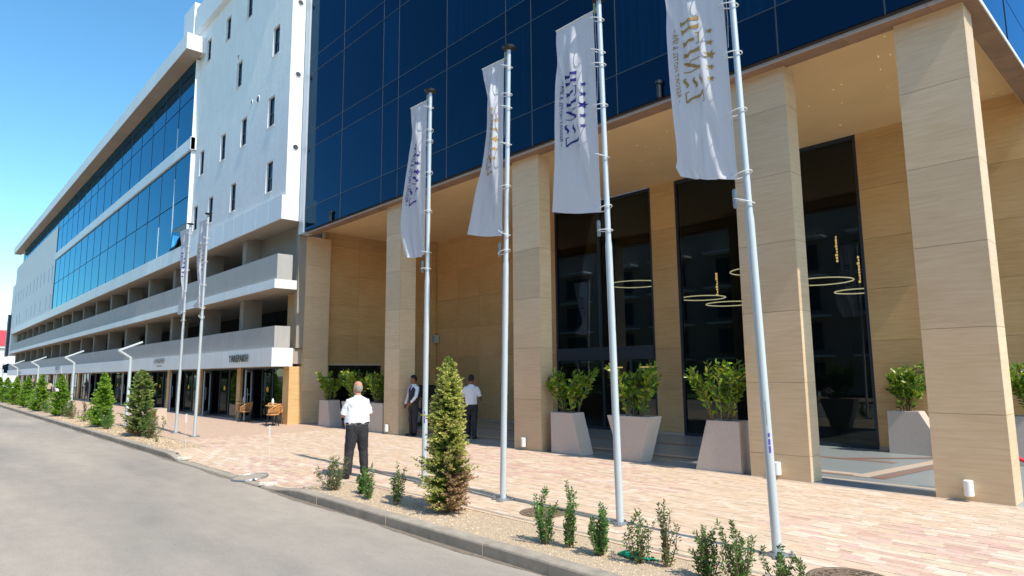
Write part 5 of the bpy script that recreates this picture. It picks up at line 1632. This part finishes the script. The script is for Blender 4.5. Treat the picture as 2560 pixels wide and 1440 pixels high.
def person(label, loc, head_dir, H=1.78, girth=1.0, belly=0.0, arms=None, feet=None, face=0.0, skin=None, hair=None, hair_kind='short', shirt=None, sleeve='short', trousers=None, shorts=False,
           shoe=None, vest=None, tie=None, voxel=0.010, shirt_out=True, glasses=False, group=None, cap=None):
    rz = math.atan2(-head_dir[0], head_dir[1])
    root = thing('person', label, 'person', loc, rz, group)
    k = H / 1.78
    root.scale = (k, k, k)
    skin = skin or m_skin_b
    g = girth
    hipz, kneez, ank = 0.92, 0.50, 0.09
    fl = feet or {-1: (-0.12, 0.02), 1: (0.12, 0.0)}
    toe = {s: (0.12 * s, 0.98) for s in (-1, 1)}
    sh = {s: Vector((0.175 * s * (0.85 + 0.15 * g), -0.005, 1.415)) for s in (-1, 1)}
    arms = arms or {}
    default = lambda s: (Vector((0.26 * s, -0.03, 1.16)), Vector((0.27 * s, 0.05, 0.92)))
    A = {}
    for s in (-1, 1):
        A[s] = tuple(Vector(v) for v in arms[s]) if s in arms else default(s)
    # --- body: one continuous surface
    b = MB()
    ca, sa = math.cos(face), math.sin(face)
    def hp(x, y, z): return (x * ca - y * sa, 0.01 + x * sa + y * ca, z)
    hr = []
    for z, rx, ry, cy in ((1.535, 0.030, 0.04, 0.05), (1.545, 0.048, 0.062, 0.045), (1.575, 0.062, 0.080, 0.025), (1.62, 0.070, 0.093, 0.012), (1.665, 0.075, 0.098, 0.004), (1.71, 0.074, 0.095, 0.0), (1.745, 0.062, 0.080, -0.004), (1.768, 0.040, 0.052, -0.004), (1.779, 0.012, 0.016, -0.004)):
        hr.append([hp(q[0], q[1], q[2]) for q in ell(0, cy, z, rx, ry)])
    b.loft(hr)
    b.tube([hp(0, 0.085, 1.665), hp(0, 0.112, 1.635), hp(0, 0.118, 1.625)], [0.010, 0.014, 0.015], 6)       # nose
    b.tube([hp(-0.025, 0.095, 1.593), hp(0.025, 0.095, 1.593)], 0.009, 6)                                     # lips
    for s in (-1, 1):
        b.ball(hp(0.075 * s, -0.005, 1.645), 0.010, 0.020, 0.030, 8, 6)                                        # ears
    b.tube([(0, -0.02, 1.44), (0, -0.012, 1.50), hp(0, -0.005, 1.58)], [0.068, 0.058, 0.058], 12)
    b.loft([ell(0, 0.0, 0.86, 0.13 * g, 0.10), ell(0, 0.0, 1.0, 0.145 * g, 0.10), ell(0, 0, 1.2, 0.14 * g, 0.095), ell(0, 0, 1.36, 0.16 * g, 0.10), ell(0, -0.005, 1.44, 0.14, 0.08), ell(0, -0.01, 1.475, 0.07, 0.055)])
    for s in (-1, 1):
        e, w = A[s]
        b.tube([sh[s] - Vector((0.05 * s, 0, 0.04)), sh[s] - Vector((0, 0, 0.02)), (sh[s] + e) / 2, e, e + (w - e) * 0.35, w], [0.035, 0.042, 0.044, 0.040, 0.039, 0.027], 12)
        fa = (w - e).normalized()
        hand(b, w, fa, s, 0.7)
        fx, fy = fl[s]
        b.tube([(0.085 * s, 0, hipz), ((0.085 * s + fx) / 2 * 1.05, fy * 0.5 + 0.01, kneez), (fx, fy - 0.02, ank)], [0.07, 0.05, 0.036], 12)
        b.ball((fx, fy + 0.05, 0.045), 0.035, 0.10, 0.035)
    remeshed(b, voxel, 'body', skin, root)
    # eyes and brows
    for s in (-1, 1):
        eb = MB().ball(hp(0.029 * s, 0.088, 1.658), 0.009, 0.006, 0.006, 8, 6)
        eb.build('eye', m_hair_dk, root)
    # --- hair
    hb = MB()
    if hair_kind == 'short':
        rr = []
        for z, rx, ry, cy in ((1.60, 0.066, 0.075, -0.018), (1.65, 0.079, 0.092, -0.014), (1.70, 0.081, 0.100, -0.004), (1.745, 0.070, 0.090, -0.002), (1.78, 0.045, 0.058, -0.004), (1.792, 0.012, 0.016, -0.004)):
            rr.append([hp(q[0], q[1] if z > 1.69 else min(q[1], 0.035), q[2]) for q in ell(0, cy, z, rx, ry)])
        hb.loft(rr); remeshed(hb, voxel * 0.8, 'hair', hair or m_hair_dk, root, 2)
    elif hair_kind == 'bald':
        rr = []
        for z, rx, ry, cy, lim in ((1.585, 0.064, 0.072, -0.022, 0.01), (1.63, 0.078, 0.092, -0.016, 0.02), (1.675, 0.0815, 0.1035, -0.004, 0.03), (1.69, 0.076, 0.098, -0.006, 0.02), (1.70, 0.066, 0.088, -0.006, 0.0)):
            rr.append([hp(q[0], min(q[1], lim), q[2]) for q in ell(0, cy, z, rx, ry)])
        hb.loft(rr); remeshed(hb, voxel * 0.6, 'hair', hair or m_hair_gr, root, 2)
    elif hair_kind == 'long':
        hb.loft([[hp(q[0], min(q[1], 0.03), q[2]) for q in ell(0, cy, z, rx, ry)] for z, rx, ry, cy in ((1.40, 0.085, 0.05, -0.05), (1.55, 0.088, 0.07, -0.03), (1.66, 0.088, 0.10, -0.01), (1.74, 0.075, 0.095, 0), (1.79, 0.02, 0.03, 0))])
        remeshed(hb, voxel, 'hair', hair or m_hair_dk, root, 2)
    if cap:
        cb = MB().loft([[hp(*q) for q in ell(0, 0, z, rx, ry)] for z, rx, ry in ((1.69, 0.086, 0.106), (1.74, 0.080, 0.10), (1.785, 0.055, 0.07), (1.80, 0.015, 0.02))])
        cb.loft([[hp(*q) for q in ell(0, 0.10, z, 0.07, 0.06)] for z in (1.69, 1.70)])
        cb.build('cap', cap, root, smooth=True)
    if glasses:
        MB().tube([hp(-0.078, 0.0, 1.665), hp(-0.07, 0.09, 1.662), hp(0.07, 0.09, 1.662), hp(0.078, 0.0, 1.665)], [0.004, 0.013, 0.013, 0.004], 6).build('glasses', m_black, root)
    # --- shirt
    sb = MB()
    bz = 0.93 if shirt_out else 0.97
    bl = belly
    sb.loft([ell(0, 0.015 * bl, bz, (0.165 + 0.02 * bl) * g, 0.125 + 0.03 * bl), ell(0, 0.03 * bl, bz + 0.06, (0.175 + 0.025 * bl) * g, 0.132 + 0.045 * bl), ell(0, 0.035 * bl, 1.12, (0.170 + 0.02 * bl) * g, 0.128 + 0.045 * bl), ell(0, 0.02 * bl, 1.24, 0.175 * g, 0.128 + 0.02 * bl),
             ell(0, 0.0, 1.35, 0.186 * g, 0.128), ell(0, -0.003, 1.40, 0.180 * g, 0.118), ell(0, -0.006, 1.435, 0.158 * g, 0.104), ell(0, -0.012, 1.465, 0.118 * g, 0.086), ell(0, -0.012, 1.492, 0.074, 0.070)])
    ends = {}
    for s in (-1, 1):
        e, w = A[s]
        if sleeve == 'short':
            q = e + (sh[s] - e) * 0.12
            sb.tube([sh[s] + Vector((-0.09 * s, 0, -0.03)), sh[s] + Vector((-0.01 * s, 0, -0.01)), (sh[s] + e) / 2, q], [0.050, 0.060, 0.064, 0.066], 14)
        else:
            sb.tube([sh[s] + Vector((-0.09 * s, 0, -0.03)), sh[s] + Vector((-0.01 * s, 0, -0.01)), (sh[s] + e) / 2, e, e + (w - e) * 0.5, w - (w - e) * 0.04], [0.050, 0.057, 0.057, 0.050, 0.045, 0.038], 14)
    sob = remeshed(sb, voxel, 'shirt', shirt or m_cloth_white, root)
    tx = bpy.data.textures.get('cloth_folds') or bpy.data.textures.new('cloth_folds', 'CLOUDS')
    tx.noise_scale = 0.11; tx.noise_depth = 2
    dm = sob.modifiers.new('folds', 'DISPLACE'); dm.texture = tx; dm.strength = 0.028; dm.mid_level = 0.5
    # collar
    MB().loft([ell(0, -0.008, 1.475, 0.085, 0.080), ell(0, -0.004, 1.515, 0.066, 0.066), ell(0, -0.004, 1.512, 0.060, 0.060)], caps=False).build('collar', shirt or m_cloth_white, root, smooth=True)
    if vest:
        vb = MB().loft([ell(0, 0.0, 0.95, 0.182 * g, 0.143), ell(0, 0.0, 1.05, 0.180 * g, 0.143), ell(0, 0, 1.2, 0.186 * g, 0.143), ell(0, 0, 1.34, 0.196 * g, 0.142), ell(0, -0.003, 1.41, 0.168 * g, 0.122), ell(0, -0.01, 1.455, 0.12, 0.09)])
        vo = remeshed(vb, voxel, 'vest', [vest, shirt or m_cloth_white], root, paint=lambda c: 1 if (c.y > 0.02 and abs(c.x) < (c.z - 1.22) * 0.30 and c.z > 1.22) else 0)
        dm = vo.modifiers.new('folds', 'DISPLACE'); dm.texture = tx; dm.strength = 0.012
    if tie:
        MB().loft([[(-0.018, 0.092, 1.475), (0.018, 0.092, 1.475), (0.018, 0.075, 1.475), (-0.018, 0.075, 1.475)], [(-0.022, 0.150, 1.40), (0.022, 0.150, 1.40), (0.022, 0.13, 1.40), (-0.022, 0.13, 1.40)], [(-0.03, 0.156, 1.24), (0.03, 0.156, 1.24), (0.03, 0.135, 1.24), (-0.03, 0.135, 1.24)]]).build('tie', tie, root)
    # --- trousers
    tb = MB()
    low = 0.07 if not shorts else 0.46
    tb.loft([ell(0, 0.012 * bl, 1.01, (0.160 + 0.02 * bl) * g, 0.118 + 0.03 * bl), ell(0, 0.0, 0.93, 0.172 * g, 0.130 + 0.02 * bl), ell(0, -0.01, 0.86, 0.172 * g, 0.128), ell(0, 0, 0.80, 0.150 * g, 0.11)])
    for s in (-1, 1):
        fx, fy = fl[s]
        kx = (0.09 * s + fx) / 2 * 1.05; ky = fy * 0.5 + 0.012
        pts = [(0.088 * s, -0.005, 0.92), (0.09 * s * 1.02, 0.0, 0.78), (kx, ky, kneez)]; rr = [0.104 * g, 0.100 * g, 0.080 * g ** 0.6]
        if not shorts:
            pts += [((kx + fx) / 2, (ky + fy - 0.02) / 2 - 0.01, 0.28), (fx, fy - 0.015, low)]; rr += [0.074 * g ** 0.5, 0.070 * g ** 0.5]
        tb.tube(pts, rr, 14)
    to = remeshed(tb, voxel, 'trousers', trousers or m_cloth_black, root)
    dm = to.modifiers.new('folds', 'DISPLACE'); dm.texture = tx; dm.strength = 0.022
    MB().loft([ell(0, 0.012 * bl, 0.985, (0.168 + 0.02 * bl) * g, 0.128 + 0.03 * bl), ell(0, 0.012 * bl, 1.02, (0.167 + 0.02 * bl) * g, 0.127 + 0.03 * bl)]).build('belt', m_belt, root, smooth=True)
    for s in (-1, 1):
        fx, fy = fl[s]
        o_ = s * 0.03
        sb_ = MB().loft([[(fx + o_ * q + rx * math.cos(t), y, z0 + rz_ * max(math.sin(t), -0.9)) for t in [i * math.pi / 7 for i in range(14)]] for q, y, rx, z0, rz_ in
                         ((0, fy - 0.085, 0.025, 0.045, 0.035), (0, fy - 0.07, 0.040, 0.05, 0.048), (0.1, fy - 0.0, 0.043, 0.052, 0.055), (0.5, fy + 0.08, 0.046, 0.040, 0.040), (0.9, fy + 0.15, 0.044, 0.033, 0.032), (1.0, fy + 0.19, 0.025, 0.028, 0.024))])
        sb_.build('shoe', shoe or m_shoe, root, smooth=True)
    return root


# old man with the radio
zz = zp(-10.8, 6.1)
p1 = person('bald heavy-set man in white short-sleeved shirt and black trousers holding a radio', (-10.85, 6.12, zz), (-0.93, 0.30), H=1.74, girth=1.22, belly=1.0,
            arms={-1: ((-0.27, 0.06, 1.13), (-0.14, 0.26, 1.15)), 1: ((0.235, 0.05, 1.14), (0.08, 0.24, 1.08))}, feet={-1: (-0.17, 0.0), 1: (0.16, 0.06)}, face=0.35, skin=m_skin_p, hair=m_hair_gr, hair_kind='bald', voxel=0.009, shirt_out=False)
rdo = thing('hand_radio', 'black hand radio with an antenna held by the bald man', 'radio', (0, 0, 0))
rdo.matrix_world = Matrix.Translation(p1.location)
mw = Matrix.Translation(p1.location) @ Matrix.Rotation(p1.rotation_euler[2], 4, 'Z') @ Matrix.Scale(1.74 / 1.78, 4)
hp_ = mw @ Vector((-0.19, 0.30, 1.19))
rdo.location = hp_; rdo.rotation_euler = (0, rad(-25), p1.rotation_euler[2] + 0.5)
MB().box(-0.025, 0.025, -0.015, 0.015, -0.06, 0.06).build('body', m_black, rdo, bevel=0.005)
MB().tube([(-0.015, 0, 0.06), (-0.02, 0, 0.20)], 0.005, 6).build('antenna', m_black, rdo)

person('doorman in black vest, dark tie and long white sleeves, leaning by the second pillar', (-16.85, 11.42, 0), (0.10, -1.0), H=1.83, girth=0.95,
       arms={-1: ((-0.235, 0.10, 1.16), (-0.10, 0.19, 0.97)), 1: ((0.27, -0.02, 1.16), (0.30, 0.06, 0.92))}, feet={-1: (-0.12, 0.06), 1: (0.10, 0.0)}, face=-0.35, skin=m_skin_b, hair_kind='short', sleeve='long', vest=m_cloth_black, tie=m_navy, voxel=0.010, shirt_out=False)
person('dark-haired man in white short-sleeved shirt and black trousers walking into the portico', (-14.8, 12.02, 0), (-0.62, 0.78), H=1.83, girth=1.0,
       arms={-1: ((-0.25, -0.02, 1.14), (-0.22, 0.20, 1.10)), 1: ((0.26, 0.0, 1.14), (0.24, 0.22, 1.10))}, feet={-1: (-0.10, 0.14), 1: (0.11, -0.12)}, face=-0.25, skin=m_skin_b, hair_kind='short', glasses=True, voxel=0.010)
m_brown = M('brown_shirt', (0.10, 0.06, 0.045), 0.9); m_beige = M('beige_cloth', (0.45, 0.38, 0.30), 0.9); m_cyan = M('turquoise_shorts', (0.02, 0.45, 0.62), 0.8); m_lgreen = M('green_cap', (0.05, 0.5, 0.18), 0.8)
GP = 'passers-by near the far shops'
person('man in a brown top stepping along behind the slender conifer', (-35.0, 8.1, 0), (-0.5, -0.85), H=1.8, arms={1: ((0.30, 0.1, 1.15), (0.32, 0.25, 0.95))}, feet={-1: (-0.12, 0.15), 1: (0.12, -0.15)}, skin=m_skin_p, shirt=m_brown, trousers=m_beige, voxel=0.02, group=GP)
person('child in a green cap, white top and turquoise shorts', (-62.0, 8.6, 0), (-0.7, 0.7), H=1.45, skin=m_skin_p, shirt=m_cloth_white, trousers=m_cyan, shorts=True, cap=m_lgreen, voxel=0.02, group=GP)
person('person in a cream top behind the second street lamp', (-68.0, 8.8, 0), (-0.9, 0.3), H=1.65, skin=m_skin_p, shirt=m_beige, hair_kind='long', voxel=0.02, group=GP)
person('person in black with a pink face beside the open shop door', (-46.5, 10.2, 0), (-0.3, -0.9), H=1.7, skin=m_skin_p, shirt=m_cloth_black, voxel=0.02, group=GP)
person('small dark-clothed person near the far end of the shops', (-76, 8.6, 0), (0.8, -0.4), H=1.7, skin=m_skin_p, shirt=m_cloth_black, hair_kind='long', voxel=0.02, group=GP)

# ------------------------------------------------------------------ far left: house with red roof, sign board
rb = thing('red_roof_building', 'white house with a red metal roof at the far left', 'building', (-160, 10, 0), world=True)
MB().box(-172, -150, -6, 22, 0, 7.3).build('wall', M('house_white', (0.72, 0.72, 0.72), 0.8), rb)
MB().box(-172.4, -149.6, -6.4, 22.4, 7.3, 7.6).build('eaves', m_whitepanel, rb)
b = MB()
b.loft([[(-149.5, -6.5, 7.6), (-172.5, -6.5, 7.6), (-172.5, 22.5, 7.6), (-149.5, 22.5, 7.6)], [(-158, -6.5, 11.0), (-164, -6.5, 11.0), (-164, 22.5, 11.0), (-158, 22.5, 11.0)]])
ro = b.build('roof', m_redroof, rb)
for k in range(48):
    y = -6.3 + k * 0.6
    MB().add([(-149.45, y, 7.63), (-157.95, y, 11.03), (-157.95, y + 0.09, 11.10), (-149.45, y + 0.09, 7.70)], [(0, 1, 2, 3)]).build('roof_rib', m_redroof, ro)
for y in (-4, 0, 4, 8, 12):
    w = MB().box(-150.0, -149.93, y, y + 2.6, 2.6, 4.6).build('window', m_lampwhite, rb)
    MB().box(-149.92, -149.9, y + 0.15, y + 1.2, 2.75, 4.45).box(-149.92, -149.9, y + 1.35, y + 2.45, 2.75, 4.45).build('pane', m_glass_w, w)
sbd = thing('sign_board', 'tall dark vertical sign board at the far corner of the long building', 'sign board', (-118.5, 10, 5), world=True)
MB().box(-118.6, -117.9, 9.75, 10.05, 5.0, 10.9).build('panel', m_frame_dk, sbd)
MB().box(-118.7, -118.62, 9.7, 10.1, 4.9, 11.0).build('frame', m_galv, sbd)

# ------------------------------------------------------------------ across the street (behind the camera, seen in reflections)
ob = thing('opposite_building', 'shaded apartment block with balconies across the street, seen mirrored in the lobby glass', 'building', (0, -20, 0), world=True)
MB().box(-62, 40, -32, -18, 0, 15).build('wall', m_opp, ob)
for fl in range(4):
    for k in range(16):
        x = -60 + k * 6
        MB().box(x, x + 4.2, -18, -16.7, 0.2 + fl * 3.1 + 2.7, 0.2 + fl * 3.1 + 2.85).build('balcony', m_whitepanel, ob)
        if fl:
            r_ = MB()
            for q in range(15): r_.box(x + q * 0.3, x + q * 0.3 + 0.03, -16.74, -16.7, fl * 3.1 - 0.05, fl * 3.1 + 0.95)
            r_.box(x, x + 4.2, -16.75, -16.69, fl * 3.1 + 0.95, fl * 3.1 + 1.0).build('railing', m_frame_dk, ob)
        w = MB().box(x + 0.6, x + 3.4, -17.99, -17.94, 0.4 + fl * 3.1, 2.5 + fl * 3.1).build('window', m_frame_dk, ob)
r = np.random.default_rng(5)
n = 5200
u = r.normal(size=(n, 3)); u /= np.linalg.norm(u, axis=1, keepdims=True)
Pq = u * r.uniform(0.45, 1.0, (n, 1)) ** 0.5 * np.array([2.6, 2.6, 3.0]) * (1 + 0.25 * np.sin(u[:, :1] * 6) * np.cos(u[:, 1:2] * 5)) + np.array([0, 0, 5.2])
V, F, C = leafcloud(Pq, r.normal(size=(n, 3)), np.full(n, 0.42), np.array([(0.06, 0.15, 0.03), (0.09, 0.2, 0.03), (0.05, 0.11, 0.02)])[r.integers(0, 3, n)] * r.uniform(0.8, 1.2, (n, 1)), lw=0.7)
crown = np_mesh('crown', V, F, C, m_leaf)
tk = MB().tube([(0, 0, -0.1), (0.1, 0, 2.0), (0, 0.1, 4.8)], [0.2, 0.15, 0.07], 8).tube([(0.05, 0, 2.4), (1.0, 0.4, 4.4)], [0.09, 0.03], 6).tube([(0.05, 0, 2.8), (-1.0, -0.3, 4.6)], [0.08, 0.03], 6).mesh('trunk', m_bark, True)
for i in range(13):
    tree('leafy street tree on the lawn across the road', (crown, tk), (-66 - i * 7.5, -13.5 + 2 * math.sin(i * 2.1), 0), i * 1.3, (1, 1, 0.85 + 0.2 * math.sin(i)), cat='tree', name='street_tree', group='trees on the lawn across the road')
